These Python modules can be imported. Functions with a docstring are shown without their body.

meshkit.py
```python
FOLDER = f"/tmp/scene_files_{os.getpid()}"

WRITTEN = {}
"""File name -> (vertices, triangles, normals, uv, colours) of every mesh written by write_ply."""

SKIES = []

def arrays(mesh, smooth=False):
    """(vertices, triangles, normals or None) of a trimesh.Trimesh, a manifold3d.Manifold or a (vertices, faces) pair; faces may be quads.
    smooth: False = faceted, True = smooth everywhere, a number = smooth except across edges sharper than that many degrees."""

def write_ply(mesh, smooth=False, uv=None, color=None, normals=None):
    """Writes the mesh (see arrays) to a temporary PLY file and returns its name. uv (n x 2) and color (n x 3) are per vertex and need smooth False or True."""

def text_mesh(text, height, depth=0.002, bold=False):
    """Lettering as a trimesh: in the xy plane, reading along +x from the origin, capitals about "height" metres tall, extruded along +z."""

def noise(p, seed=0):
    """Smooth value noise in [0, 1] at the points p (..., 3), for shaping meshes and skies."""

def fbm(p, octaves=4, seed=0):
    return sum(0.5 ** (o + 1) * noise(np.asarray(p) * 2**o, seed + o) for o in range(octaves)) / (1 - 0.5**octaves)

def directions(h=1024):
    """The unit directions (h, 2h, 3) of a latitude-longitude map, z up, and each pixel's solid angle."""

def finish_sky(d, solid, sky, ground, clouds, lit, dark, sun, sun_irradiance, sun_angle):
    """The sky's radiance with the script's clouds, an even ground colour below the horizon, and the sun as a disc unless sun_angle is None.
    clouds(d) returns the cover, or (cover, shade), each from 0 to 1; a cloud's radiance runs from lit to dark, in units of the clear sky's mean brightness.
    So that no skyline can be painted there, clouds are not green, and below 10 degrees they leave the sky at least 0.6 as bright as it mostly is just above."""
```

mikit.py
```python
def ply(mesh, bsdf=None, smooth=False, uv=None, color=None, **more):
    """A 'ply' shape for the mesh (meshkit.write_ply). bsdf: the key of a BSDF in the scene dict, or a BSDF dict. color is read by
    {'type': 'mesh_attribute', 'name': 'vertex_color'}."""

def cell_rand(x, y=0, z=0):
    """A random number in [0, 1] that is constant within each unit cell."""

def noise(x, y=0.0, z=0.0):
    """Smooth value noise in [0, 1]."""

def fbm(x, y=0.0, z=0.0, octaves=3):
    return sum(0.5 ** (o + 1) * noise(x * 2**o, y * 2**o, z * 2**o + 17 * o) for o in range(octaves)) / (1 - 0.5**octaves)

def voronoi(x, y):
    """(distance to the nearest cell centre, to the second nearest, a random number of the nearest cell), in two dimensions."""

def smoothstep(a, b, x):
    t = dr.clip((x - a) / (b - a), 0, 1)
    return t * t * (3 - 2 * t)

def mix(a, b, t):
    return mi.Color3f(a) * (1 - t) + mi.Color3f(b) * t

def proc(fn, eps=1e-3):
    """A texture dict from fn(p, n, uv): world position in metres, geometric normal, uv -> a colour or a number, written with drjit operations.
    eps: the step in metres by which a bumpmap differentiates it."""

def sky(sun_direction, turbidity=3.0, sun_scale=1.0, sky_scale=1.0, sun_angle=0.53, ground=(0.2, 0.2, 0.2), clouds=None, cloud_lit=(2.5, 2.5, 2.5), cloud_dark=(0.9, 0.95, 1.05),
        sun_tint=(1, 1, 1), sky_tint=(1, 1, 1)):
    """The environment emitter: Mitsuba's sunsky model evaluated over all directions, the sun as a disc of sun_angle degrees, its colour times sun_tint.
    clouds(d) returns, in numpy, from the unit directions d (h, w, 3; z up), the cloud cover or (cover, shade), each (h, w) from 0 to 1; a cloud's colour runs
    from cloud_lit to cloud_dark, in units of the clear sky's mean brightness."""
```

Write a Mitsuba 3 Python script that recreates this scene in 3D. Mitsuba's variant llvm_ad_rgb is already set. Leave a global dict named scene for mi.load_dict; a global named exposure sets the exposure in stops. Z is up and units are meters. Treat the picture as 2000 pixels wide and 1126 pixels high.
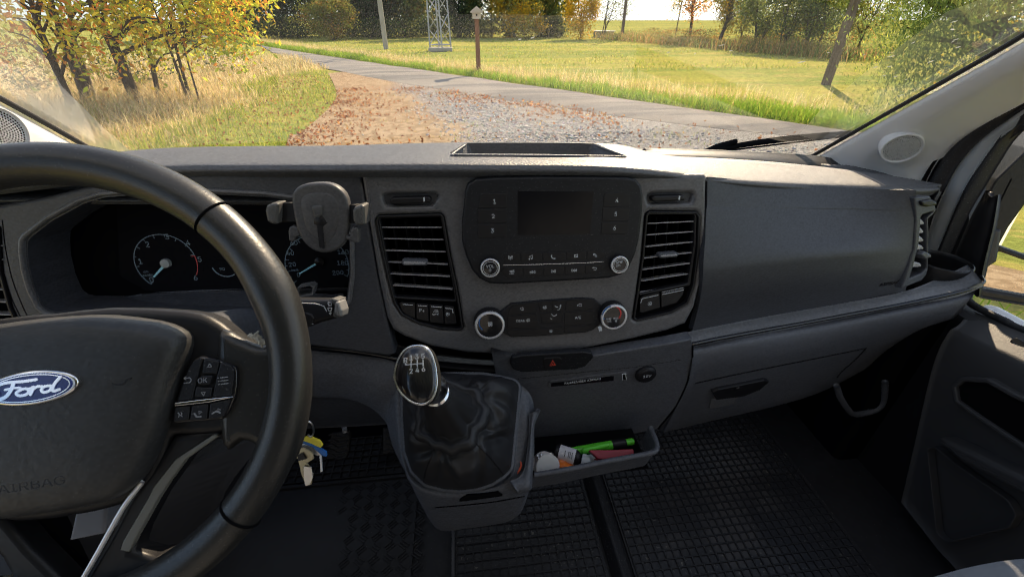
import math, random, numpy as np, trimesh, shapely, mitsuba as mi, drjit as dr, mikit, meshkit, manifold3d
from shapely.geometry import Polygon, LineString, Point, box as sbox
from shapely import affinity
from mikit import noise, fbm, smoothstep, mix, proc
T = mi.ScalarTransform4f
scene, labels = {}, {}
A = np.array
# ------------------------------------------------------------------ camera, sky, exposure
EYE = A([0, 0, 1.68])                     # x right, y ahead of the van, z up; ground z = 0
FPX = 835.0                               # focal length in pixels of the 2000 px wide photograph
PITCH, YAW = math.atan(523 / 835), math.radians(6.4)
cp_, sp_ = math.cos(PITCH), math.sin(PITCH)
RT = A([math.cos(YAW), -math.sin(YAW), 0]); HD = A([math.sin(YAW), math.cos(YAW), 0])
FW = cp_ * HD - sp_ * A([0, 0, 1.]); UP = sp_ * HD + cp_ * A([0, 0, 1.])
scene['camera'] = {'type': 'perspective', 'fov': 2 * math.degrees(math.atan(1000 / FPX)), 'fov_axis': 'x', 'near_clip': 0.02, 'far_clip': 6000.0,
                   'to_world': T().look_at(origin=EYE.tolist(), target=(EYE + FW).tolist(), up=UP.tolist())}
SUN_AZ, SUN_EL = math.radians(30), math.radians(36)
def veil(d):
    c = meshkit.fbm(d * A([3.0, 3.0, 9.0]), 4, 5)
    return np.clip((c - 0.42) * 3.0, 0, 0.8), np.clip((c - .55) * 2, 0, .5)
scene['sky'] = mikit.sky([math.sin(SUN_AZ) * math.cos(SUN_EL), math.cos(SUN_AZ) * math.cos(SUN_EL), math.sin(SUN_EL)], turbidity=3.5, sun_angle=0.6, clouds=veil,
                         ground=(.16, .15, .08), sun_tint=(1, .98, .94))
exposure = 2.85

# ------------------------------------------------------------------ measuring: a photograph pixel to a point at a real distance
def ray(px, py): return FW + (px - 1000) / FPX * RT + (563 - py) / FPX * UP
def P(px, py, Y): d = ray(px, py); return EYE + d * (Y / d[1])
def PX(px, py, X): d = ray(px, py); return EYE + d * (X / d[0])
def PZ(px, py, z=0.0): d = ray(px, py); return EYE + d * ((z - 1.68) / d[2])

# ------------------------------------------------------------------ naming
def numbered(k):
    if k not in scene and k not in labels: return k
    i = 1
    while f'{k}_{i:03d}' in scene or f'{k}_{i:03d}' in labels: i += 1
    return f'{k}_{i:03d}'
def thing(name, label, cat, group=None, kind=None):
    k = numbered(name); labels[k] = {'label': label}
    if cat: labels[k]['category'] = cat
    if group: labels[k]['group'] = group
    if kind: labels[k]['kind'] = kind
    return k
def part(parent, name, mesh, mat, smooth=35, label=None, kind=None, color=None):
    k = numbered(f'{parent}__{name}')
    scene[k] = mikit.ply(mesh, mat, smooth, color=color)
    if label or kind:
        labels[k] = {}
        if label: labels[k]['label'] = label
        if kind: labels[k]['kind'] = kind
    return k
def whole(name, mesh, mat, label=None, cat=None, group=None, kind=None, smooth=35, color=None):
    k = thing(name, label, cat, group, kind)
    if not label: del labels[k]['label']
    scene[k] = mikit.ply(mesh, mat, smooth, color=color)
    return k

# ------------------------------------------------------------------ mesh helpers
def cat(*ms):
    vs, fs, n = [], [], 0
    for v, f in ms:
        v, f = A(v, float), A(f, int)
        if f.shape[1] == 4: f = np.vstack([f[:, [0, 1, 2]], f[:, [0, 2, 3]]])
        vs.append(v); fs.append(f + n); n += len(v)
    return np.vstack(vs), np.vstack(fs)
def unit(v): v = A(v, float); return v / np.linalg.norm(v)
def crom(p, k, closed=False):
    """Catmull-Rom through the points p (n, ...), k steps per span."""
    p = A(p, float)
    q = np.concatenate([p[-1:], p, p[:2]]) if closed else np.concatenate([2 * p[:1] - p[1:2], p, 2 * p[-1:] - p[-2:-1]])
    t = (np.arange(k) / k).reshape((-1,) + (1,) * (p.ndim - 1)); out = []
    for i in range(len(q) - 3):
        a, b, c, d = q[i:i + 4]
        out.append(.5 * (2 * b + (c - a) * t + (2 * a - 5 * b + 4 * c - d) * t**2 + (3 * b - a - 3 * c + d) * t**3))
    if not closed: out.append(p[-1:])
    return np.concatenate(out)
def gridmesh(g, wrap_u=False, wrap_v=False):
    m, n = g.shape[:2]
    i, j = np.meshgrid(np.arange(m - (not wrap_u)), np.arange(n - (not wrap_v)), indexing='ij')
    a = lambda di, dj: ((i + di) % m * n + (j + dj) % n).ravel()
    return g.reshape(-1, 3), np.stack([a(0, 0), a(1, 0), a(1, 1), a(0, 1)], 1)
def gnormals(g):
    du, dv = np.gradient(g, axis=0), np.gradient(g, axis=1)
    n = np.cross(du, dv); return n / (np.linalg.norm(n, axis=2, keepdims=True) + 1e-12)
def slab(g, t, ref=None):
    """A closed sheet of thickness t behind the grid g (away from the seats)."""
    n = gnormals(g); mid_ = g.reshape(-1, 3).mean(0)
    if ((n.reshape(-1, 3) * ((EYE - g.reshape(-1, 3)) if ref is None else A(ref))).sum(1)).mean() < 0: n = -n
    b = g - n * t
    m, k = g.shape[:2]
    loop = [(0, j) for j in range(k)] + [(i, k - 1) for i in range(1, m)] + [(m - 1, j) for j in range(k - 2, -1, -1)] + [(i, 0) for i in range(m - 2, 0, -1)]
    ids = A([i * k + j for i, j in loop]); N = m * k
    v1, f1 = gridmesh(g); v2, f2 = gridmesh(b)
    side = np.stack([ids, np.roll(ids, -1), np.roll(ids, -1) + N, ids + N], 1)
    v, f = np.vstack([v1, v2]), np.vstack([f1, f2[:, ::-1] + N, side[:, ::-1]])
    return v, f
def surf(rows, ku=6, kv=6, t=.006):
    """Smooth panel through rows of (px, py, Y) or 3-D points, made t thick."""
    g = A([[P(*q) if not isinstance(q, np.ndarray) else q for q in r] for r in rows])
    g = crom(g, ku); g = crom(g.transpose(1, 0, 2), kv).transpose(1, 0, 2)
    return slab(g, t) if t else gridmesh(g)
def tube(pts, r, sides=10, closed=False, k=0, cap=True):
    p = A(pts, float)
    r = np.broadcast_to(A(r, float), (len(p),)) if np.ndim(r) < 2 else r
    if k:
        q = crom(np.column_stack([p, r]), k, closed); p, r = q[:, :3], np.abs(q[:, 3])
    t = (np.roll(p, -1, 0) - np.roll(p, 1, 0)) if closed else np.gradient(p, axis=0)
    t /= np.linalg.norm(t, axis=1, keepdims=True) + 1e-12
    a = np.cross(t[0], [0, 0, 1.] if abs(t[0][2]) < .9 else [1., 0, 0]); fr = []
    for x in t:
        a = unit(a - x * (a @ x)); fr.append(a)
    fr = A(fr); b = np.cross(t, fr); ang = np.arange(sides) * 2 * np.pi / sides
    g = p[:, None] + r[:, None, None] * (np.cos(ang)[None, :, None] * fr[:, None] + np.sin(ang)[None, :, None] * b[:, None])
    v, f = gridmesh(g, closed, True)
    f = np.vstack([f[:, [0, 1, 2]], f[:, [0, 2, 3]]])
    if not closed and cap:
        n = len(v); v = np.vstack([v, p[0], p[-1]]); i = np.arange(sides); L = (len(p) - 1) * sides
        f = np.vstack([f, np.stack([i * 0 + n, (i + 1) % sides, i], 1), np.stack([i * 0 + n + 1, i + L, (i + 1) % sides + L], 1)])
    return v, f[:, ::-1]
def frame(o, n, up=(0, 0, 1.)):
    n = unit(n); x = np.cross(up, n); x = unit(x) if np.linalg.norm(x) > 1e-6 else A([1., 0, 0])
    return A(o, float), x, np.cross(n, x), n
def lathe(o, n, prof, seg=32, up=(0, 0, 1.)):
    """prof: (radius, height along n); closes at radius 0."""
    o, x, y, n = frame(o, n, up); a = np.arange(seg) * 2 * np.pi / seg
    g = A([[o + r * (math.cos(t) * x + math.sin(t) * y) + h * n for t in a] for r, h in prof])
    return gridmesh(g, False, True)
def rnd(p, r, q=6): return p.buffer(-r, quad_segs=q).buffer(2 * r, quad_segs=q).buffer(-r, quad_segs=q)
def rings(p):
    p = shapely.geometry.polygon.orient(p, 1.0)
    out = [A(p.exterior.coords)[:-1]] + [A(h.coords)[:-1] for h in p.interiors]
    return out
def inset(r, d):
    e = np.roll(r, -1, 0) - r; e /= np.linalg.norm(e, axis=1, keepdims=True) + 1e-15
    n = np.column_stack([-e[:, 1], e[:, 0]]); m = n + np.roll(n, 1, 0)
    m = m / np.maximum((m * m).sum(1, keepdims=True), .5) * 2
    return r + m * d
def prism(poly, d0, d1, bev=0.0, steps=3, bottom=True):
    """Local (u, v, d) solid over a shapely polygon with a rounded front edge."""
    if poly.geom_type != 'Polygon':
        return cat(*[prism(g, d0, d1, bev, steps, bottom) for g in poly.geoms])
    poly = poly.simplify(min(1e-5, bev / 4 + 1e-6)); rs = rings(poly); vs, fs, base = [], [], 0
    lay = [(0, d0)] + ([(0, d1)] if bev <= 0 else [(bev * (1 - math.cos(a)), d1 - bev + bev * math.sin(a)) for a in np.linspace(0, math.pi / 2, steps + 1)])
    tops = []
    for r in rs:
        n = len(r); i = np.arange(n); j = (i + 1) % n
        L = [np.column_stack([inset(r, o), np.full(n, h)]) for o, h in lay]
        vs.append(np.vstack(L)); tops.append(L[-1][:, :2])
        for k in range(len(L) - 1):
            a = base + k * n
            fs += [np.stack([a + i, a + j, a + n + j], 1), np.stack([a + i, a + n + j, a + n + i], 1)]
        base += n * len(L)
    for src, h, rev in ((tops, d1, False), (rs, d0, True)):
        if rev and not bottom: continue
        tri = A(manifold3d.triangulate([A(s) for s in rs]), int)
        v = np.vstack(src); vs.append(np.column_stack([v, np.full(len(v), h)]))
        fs.append((tri[:, ::-1] if rev else tri) + base); base += len(v)
    return np.vstack(vs), np.vstack(fs)
def domed(poly, prof, c=None):
    """Local solid: the outline scaled about c ring by ring; prof: (scale, d)."""
    r = rings(poly)[0]; c = A(poly.centroid.coords[0]) if c is None else A(c)
    g = A([np.column_stack([c + (r - c) * max(s, 1e-3), np.full(len(r), d)]) for s, d in prof])
    v, f = gridmesh(g, False, True); return v, f
class Plane:
    def __init__(s, o, n, up=(0, 0, 1.)): s.o, s.x, s.y, s.n = frame(o, n, up)
    def loc(s, px, py, d=0.0):
        r = ray(px, py); t = ((s.o + s.n * d - EYE) @ s.n) / (r @ s.n); q = EYE + r * t - s.o
        return q @ s.x, q @ s.y
    def at(s, px, py, d=0.0): u, v = s.loc(px, py, d); return s.w([(u, v, d)])[0]
    def w(s, uvd): q = A(uvd, float); return s.o + q[:, :1] * s.x + q[:, 1:2] * s.y + q[:, 2:3] * s.n
    def m(s, mesh): return s.w(mesh[0]), mesh[1]
    def poly(s, pts, d=0.0, r=0.0, k=0):
        q = [s.loc(*a, d) for a in pts]
        if k: q = crom(q, k, True)
        p = Polygon(q).buffer(0)
        return rnd(p, r) if r else p
    def plate(s, p, d0, d1, bev=0.0, steps=3): return s.m(prism(p, d0, d1, bev, steps))
    def line(s, pts, w, d=0.0, k=0):
        q = [s.loc(*a, d) for a in pts]
        return LineString(crom(q, k) if k else q).buffer(w / 2, quad_segs=3)
    def rect(s, px, py, w, h, r=0.0, d=0.0):
        u, v = s.loc(px, py, d); p = sbox(u - w / 2, v - h / 2, u + w / 2, v + h / 2)
        return rnd(p, r) if r else p
    def text(s, t, px, py, h, d, depth=.0004, rot=0.0, bold=False, sx=1.0):
        m = meshkit.text_mesh(t, h, depth, bold); v = A(m.vertices); v[:, :2] -= (v[:, :2].max(0) + v[:, :2].min(0)) / 2
        v[:, 0] *= sx; c, k = math.cos(rot), math.sin(rot); v[:, :2] = v[:, :2] @ A([[c, k], [-k, c]])
        u, w_ = s.loc(px, py, d); v += [u, w_, d]
        return s.w(v), A(m.faces)
def hullspheres(pts, rs, seg=10):
    ms = [manifold3d.Manifold.sphere(r, seg).translate(tuple(map(float, p))) for p, r in zip(pts, rs)]
    m = manifold3d.Manifold.batch_hull(ms).to_mesh(); return A(m.vert_properties)[:, :3], A(m.tri_verts)
def wbox(x0, x1, y0, y1, z0, z1, b=0.0):
    v, f = prism(sbox(x0, y0, x1, y1) if b <= 0 else rnd(sbox(x0, y0, x1, y1), b), z0, z1, b, 2); return v, f
def solid(m):
    v, f = m; f = A(f, int)
    if f.shape[1] == 4: f = np.vstack([f[:, [0, 1, 2]], f[:, [0, 2, 3]]])
    t = trimesh.Trimesh(v, f, process=False); t.merge_vertices(); trimesh.repair.fix_normals(t)
    return manifold3d.Manifold(manifold3d.Mesh(A(t.vertices, np.float32), A(t.faces, np.uint32)))
def back(m): q = m.to_mesh(); return A(q.vert_properties)[:, :3].astype(float), A(q.tri_verts).astype(int)

# ------------------------------------------------------------------ materials
def bs(name, d): scene[name] = d; return name
def pr(base, rough=.5, **k): return {'type': 'principled', 'base_color': base if isinstance(base, dict) else {'type': 'rgb', 'value': list(base)}, 'roughness': rough, **k}
def two(d): return {'type': 'twosided', 'b': d}
def bump(d, fn, scale, eps=5e-4): return two({'type': 'bumpmap', 't': proc(fn, eps), 'scale': scale, 'b': d})
def grain(p, n, uv): return noise(p.x * 520, p.y * 520, p.z * 520) * .7 + noise(p.x * 1100, p.y * 1100, p.z * 1100) * .3
def leather(p, n, uv): return noise(p.x * 330, p.y * 330, p.z * 330) * .7 + noise(p.x * 640, p.y * 640, p.z * 640) * .4
def dusty(c, amt, sc=40, gr_=.42):
    """Plastic of colour c with worn, dusty patches of its own."""
    c = list(c)
    def fn(p, n, uv):
        q = fbm(p.x * sc * 3, p.y * sc * 3, p.z * sc * 3, 4) * .6 - .1
        s = smoothstep(.82, .9, noise(p.x * 700, p.y * 700, p.z * 700))
        g = noise(p.x * 380, p.y * 380, p.z * 380) - .5
        return mi.Color3f(*c) * (1 + amt * q + gr_ * g) + mi.Color3f(.05) * s * amt
    return proc(fn)
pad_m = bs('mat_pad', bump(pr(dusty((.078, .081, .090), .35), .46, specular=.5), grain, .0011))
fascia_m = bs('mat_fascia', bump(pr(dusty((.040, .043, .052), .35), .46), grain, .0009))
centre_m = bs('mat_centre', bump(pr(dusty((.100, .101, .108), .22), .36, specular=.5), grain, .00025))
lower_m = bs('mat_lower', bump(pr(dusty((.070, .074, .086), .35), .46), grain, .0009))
black_m = bs('mat_black', two(pr((.009, .009, .011), .45, specular=.4)))
radio_m = bs('mat_radio', two(pr(dusty((.009, .010, .013), .8, 90), .45, specular=.35)))
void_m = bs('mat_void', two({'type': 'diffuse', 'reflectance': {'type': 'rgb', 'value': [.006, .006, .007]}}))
gloss_m = bs('mat_gloss', two(pr((.006, .006, .008), .08, clearcoat=1.0, clearcoat_gloss=.97)))
screen_m = bs('mat_screen', two(pr((.004, .004, .006), .2, specular=.35)))
chrome_m = bs('mat_chrome', two(pr((.82, .83, .85), .10, metallic=1.0)))
satin_m = bs('mat_satin', two(pr((.78, .79, .82), .34, metallic=.65)))
slat_m = bs('mat_slat', two(pr((.30, .30, .32), .35)))
rubber_m = bs('mat_rubber', two(pr(dusty((.009, .009, .011), 1.0, 25), .6)))
wheel_m = bs('mat_wheel', bump(pr(dusty((.016, .016, .016), .3, 30, .12), .36, specular=.6), grain, .0001))
hub_m = bs('mat_hub', bump(pr(dusty((.028, .029, .031), .25, 30, .3), .46), leather, .00028))
gaiter_m = bs('mat_gaiter', bump(pr((.016, .016, .018), .50, specular=.45), leather, .0004))
trim_m = bs('mat_trim', bump(pr((.55, .56, .57), .6), grain, .0003))
light_m = bs('mat_light', two(pr((.52, .55, .58), .5)))
dim_m = bs('mat_dim', two(pr((.22, .23, .25), .5)))
cyan_m = bs('mat_cyan', two(pr((.25, .55, .62), .5)))
red_m = bs('mat_red', two(pr((.55, .04, .04), .5)))
blue_m = bs('mat_blue', two(pr((.02, .13, .42), .45)))
navy_m = bs('mat_navy', two(pr((.018, .040, .20), .14, clearcoat=1.0)))
paint_m = bs('mat_paint', two(pr((.78, .79, .80), .3, clearcoat=.6)))
greymetal_m = bs('mat_greymetal', two(pr((.30, .32, .34), .4, clearcoat=.3)))
lining_m = bs('mat_lining', two(pr((.42, .46, .52), .9)))
seat_m = bs('mat_seat', two(pr((.15, .16, .18), .9)))
glass_m = bs('mat_glass', {'type': 'thindielectric', 'int_ior': 1.5})
mirror_m = bs('mat_mirror', two({'type': 'conductor', 'material': 'Ag', 'specular_reflectance': .85}))
leaf_m = bs('mat_leaf', {'type': 'principledthin', 'base_color': {'type': 'mesh_attribute', 'name': 'vertex_color'}, 'roughness': .55, 'diff_trans': 1.0, 'spec_trans': 0.0})
# ------------------------------------------------------------------ the setting outside: meadow, lane, yard
rng = np.random.default_rng(7)
def PD(px, py, dist):
    d = ray(px, py); return EYE + d * (dist / math.hypot(d[0], d[1]))
def gpts(pts): return [tuple(PZ(*q)[:2]) for q in pts]
near_px = [(560, 112), (650, 140), (792, 161), (899, 183), (1005, 200), (1147, 221), (1300, 238), (1450, 254), (1600, 276)]
far_px = [(444, 80), (533, 92), (650, 111), (792, 132), (934, 156), (1076, 177), (1218, 198), (1350, 212), (1513, 232), (1694, 255)]
def road_edges():
    a, b = A(gpts(near_px)), A(gpts(far_px))
    # a quadratic centre curve of the lane, x as the parameter
    ca, cb = np.polyfit(a[:, 0], a[:, 1], 2), np.polyfit(b[:, 0], b[:, 1], 2)
    return ca, cb
CA, CB = road_edges()
xs = np.concatenate([np.linspace(-34, 20, 110), np.linspace(21, 60, 14)])
def ext(c, x):      # beyond the measured stretch the lane runs on straight
    lo, hi = -14.0, 8.0
    y = np.polyval(c, np.clip(x, lo, hi)); dc = np.polyder(c)
    return y + np.where(x < lo, (x - lo) * np.polyval(dc, lo), 0) + np.where(x > hi, (x - hi) * np.polyval(dc, hi), 0)
ya, yb = ext(CA, xs), ext(CB, xs)
def edge_wobble(x, s): return meshkit.fbm(np.column_stack([x * 1.3, x * 0 + s, x * 0]), 3) * .5 - .25
ya2, yb2 = ya + edge_wobble(xs, 1), yb + edge_wobble(xs, 9)
lane_g = A([np.column_stack([xs, ya2 + (yb2 - ya2) * t, np.full(len(xs), .010 + .05 * (4 * t * (1 - t)))]) for t in np.linspace(0, 1, 9)])
lane_poly = Polygon(np.vstack([np.column_stack([xs, ya]), np.column_stack([xs, yb])[::-1]]))
yl_px = [(560, 284), (590, 258), (622, 231), (648, 205), (657, 185), (650, 160), (640, 144)]
yard_left = gpts(yl_px)
yl = crom(A([(-.9, -6), (-.95, 2.0)] + yard_left), 6)
jx = xs[(xs > yard_left[-1][0] + .2) & (xs < 30)]
yard_edge = np.column_stack([jx, ext(CA, jx) + .5])
right_px = [(2.2, 4.6), (1.9, 2.0), (1.7, -6)]
yard_poly = Polygon(np.vstack([yl, yard_edge, [(30, 2.5), (8, 5.2)], right_px])).buffer(0)
yard_tri = shapely.constrained_delaunay_triangles(yard_poly) if hasattr(shapely, 'constrained_delaunay_triangles') else None
def meadow_c(p, n, uv):
    f1 = fbm(p.x * .12, p.y * .25, 0, 4); f2 = fbm(p.x * 1.7, p.y * 2.4, 3, 3); f3 = noise(p.x * 14, p.y * 20, 0)
    c = mix((.30, .285, .075), (.19, .225, .06), smoothstep(.36, .6, f1 * .6 + .4 * noise(p.x * .05, p.y * .8, 9)))
    c = mix(c, mi.Color3f(.34, .28, .10), smoothstep(.5, .75, f2) * .6)
    c = c * (.75 + .6 * f3)
    st = smoothstep(-3.0, -7.0, p.x) * smoothstep(24.0, 15.0, p.y)
    c = mix(c, mi.Color3f(.34, .25, .12) * (.5 + f2), st * .85)
    return c
bs('mat_meadow', two({'type': 'diffuse', 'reflectance': proc(meadow_c)}))
gx = np.unique(np.concatenate([np.linspace(-1500, 1500, 31), np.linspace(-60, 60, 61)])); gy = np.unique(np.concatenate([np.linspace(-300, 2500, 29), np.linspace(-20, 100, 61)]))
G = np.stack(list(np.meshgrid(gx, gy, indexing='ij')) + [np.zeros((len(gx), len(gy)))], -1)
G[..., 2] = .03 * (meshkit.fbm(G * A([.3, .3, 0]), 3) - .6) - .012 + 1.2 * np.clip((G[..., 1] - 75) / 150, 0, 1) * np.clip((G[..., 0] + 40) / 60, 0, 1)
whole('meadow', gridmesh(G), 'mat_meadow', kind='structure', smooth=True)
def lane_c(p, n, uv):
    f1 = fbm(p.x * .8, p.y * 1.6, 0, 3); f2 = noise(p.x * 60, p.y * 60, 0); f3 = fbm(p.x * .35 + p.y * .1, p.y * 3.0, 7, 3)
    c = mix((.27, .255, .235), (.20, .195, .19), smoothstep(.4, .65, f3)) * (.75 + .3 * f1 + .25 * f2)
    return mix(c, mi.Color3f(.10, .10, .10), smoothstep(.66, .72, noise(p.x * .9, p.y * 2.2, 4)) * .12)
bs('mat_lane', two({'type': 'diffuse', 'reflectance': proc(lane_c)}))
whole('lane', gridmesh(lane_g), 'mat_lane', kind='structure', smooth=True)
def yard_c(p, n, uv):
    f1 = fbm(p.x * .7, p.y * .7, 2, 4); f2 = fbm(p.x * 9, p.y * 9, 0, 3); v = voronoi2(p.x * 34, p.y * 34)
    grav = smoothstep(.33, .6, .06 * smoothstep(8.0, 9.5, p.y) + f1 * .5 + smoothstep(-.7, 1.1, p.x + .28 * (p.y - 6) - .5) * .6)
    sand = mix((.38, .30, .205), (.27, .205, .135), smoothstep(.4, .65, f2))
    st = mix((.46, .45, .43), (.24, .235, .225), v[1]) * smoothstep(.0, .16, v[0])
    c = mix(sand, st, grav) * mi.Color3f(1, 1, 1)
    leaf = smoothstep(.52, .6, noise(p.x * 150, p.y * 110, 5) * .62 + .4 * f1) * (.25 + .75 * smoothstep(7.0, 10.5, p.y)) * smoothstep(3.4, .5, p.x) * .6
    return mix(c, mi.Color3f(.22, .115, .06), leaf)
def voronoi2(x, y):
    a, b, w = mikit.voronoi(x, y); return b - a, w
bs('mat_yard', two({'type': 'diffuse', 'reflectance': proc(yard_c)}))
yv, yf = prism(yard_poly, -.05, .006)
whole('yard', (yv, yf), 'mat_yard', kind='structure', smooth=False)

# ------------------------------------------------------------------ grass, leaves, stones: what nobody could count
def pick(pal, n):
    w = A([q[1] for q in pal], float); i = rng.choice(len(pal), n, p=w / w.sum()); return A([q[0] for q in pal])[i]
def blades(xy, h, w, pal, lean=.5, z=0.0):
    n = len(xy); h = np.broadcast_to(h, n) * rng.uniform(.6, 1.25, n); a = rng.uniform(0, 2 * np.pi, n); b = rng.uniform(0, 2 * np.pi, n)
    ln = lean * rng.uniform(.1, 1.2, n); wv = np.stack([np.cos(a), np.sin(a), 0 * a], 1) * (np.broadcast_to(w, n) / 2)[:, None]; ld = np.stack([np.cos(b), np.sin(b), 0 * b], 1)
    o = np.column_stack([xy, np.full(n, z)]); V = np.zeros((n, 7, 3))
    for k, (t, s) in enumerate(((0, 1), (.4, .85), (.75, .55))):
        c = o + ld * (h * ln * t ** 2)[:, None] + A([0, 0, 1.]) * (h * t * (1 - .25 * ln * t))[:, None]
        V[:, 2 * k], V[:, 2 * k + 1] = c - wv * s, c + wv * s
    V[:, 6] = o + ld * (h * ln)[:, None] + A([0, 0, 1.]) * (h * (1 - .3 * ln))[:, None]
    f = A([[0, 1, 3], [0, 3, 2], [2, 3, 5], [2, 5, 4], [4, 5, 6]])
    F = (np.arange(n)[:, None, None] * 7 + f).reshape(-1, 3)
    c = pick(pal, n) * rng.uniform(.7, 1.25, (n, 1)); C = np.repeat(c, 7, 0)
    return V.reshape(-1, 3), F, C
def leaves(pos, size, pal, aspect=.5, droop=None, cols=None):
    n = len(pos); d = rng.normal(size=(n, 3))
    if droop is not None: d = d * .45 + A(droop)
    d /= np.linalg.norm(d, axis=1, keepdims=True); s = np.cross(d, rng.normal(size=(n, 3))); s /= np.linalg.norm(s, axis=1, keepdims=True) + 1e-9
    u = np.cross(d, s); L = (np.broadcast_to(size, n) * rng.uniform(.65, 1.3, n))[:, None]
    V = np.stack([pos, pos + d * L * .45 + s * L * aspect / 2 + u * L * .08, pos + d * L, pos + d * L * .45 - s * L * aspect / 2 + u * L * .08], 1)
    F = (np.arange(n)[:, None, None] * 4 + A([[0, 1, 2], [0, 2, 3]])).reshape(-1, 3)
    c = (pick(pal, n) if cols is None else cols) * rng.uniform(.75, 1.25, (n, 1))
    return V.reshape(-1, 3), F, np.repeat(c, 4, 0)
def stack(*ms):
    v, f = cat(*[(m[0], m[1]) for m in ms]); return v, f, np.vstack([m[2] for m in ms])
def stuff(name, m, label, cat_):
    whole(name, (m[0], m[1]), 'mat_leaf', label, cat_, kind='stuff', smooth=True, color=m[2])
def inside(poly, n, bb=None):
    x0, y0, x1, y1 = bb or poly.bounds; q = np.column_stack([rng.uniform(x0, x1, n), rng.uniform(y0, y1, n)])
    return q[shapely.contains_xy(poly, q[:, 0], q[:, 1])]
def clumpy(q, sc, lo, seed): return q[meshkit.fbm(np.column_stack([q * sc, q[:, :1] * 0]), 3, seed) + rng.uniform(-.12, .12, len(q)) > lo]
STRAW = [((.74, .60, .33), 5), ((.56, .42, .20), 3), ((.80, .70, .46), 3), ((.40, .40, .11), 2), ((.40, .25, .10), 1)]
GREEN = [((.27, .36, .05), 4), ((.40, .42, .07), 3), ((.52, .48, .13), 2), ((.14, .23, .04), 1.5)]
LUSH = [((.22, .36, .045), 4), ((.32, .45, .06), 3), ((.46, .48, .09), 1)]
left_poly = Polygon(np.vstack([yl, np.column_stack([xs, ya])[::-1][xs[::-1] < yard_left[-1][0]], [(-34, 1), (-6, -2)]])).buffer(0).difference(lane_poly.buffer(.15)).difference(yard_poly.buffer(-.05))
yard_line = LineString(yl)
q = inside(left_poly, 150000, (-24, .5, 1, 26)); dd = A([0.0]); dd = shapely.distance(shapely.points(q), yard_line)
nearv = np.hypot(q[:, 0], q[:, 1]); keep = rng.uniform(size=len(q)) < np.clip(9 / nearv, .22, 1) ; q, dd, nearv = q[keep], dd[keep], nearv[keep]
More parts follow.
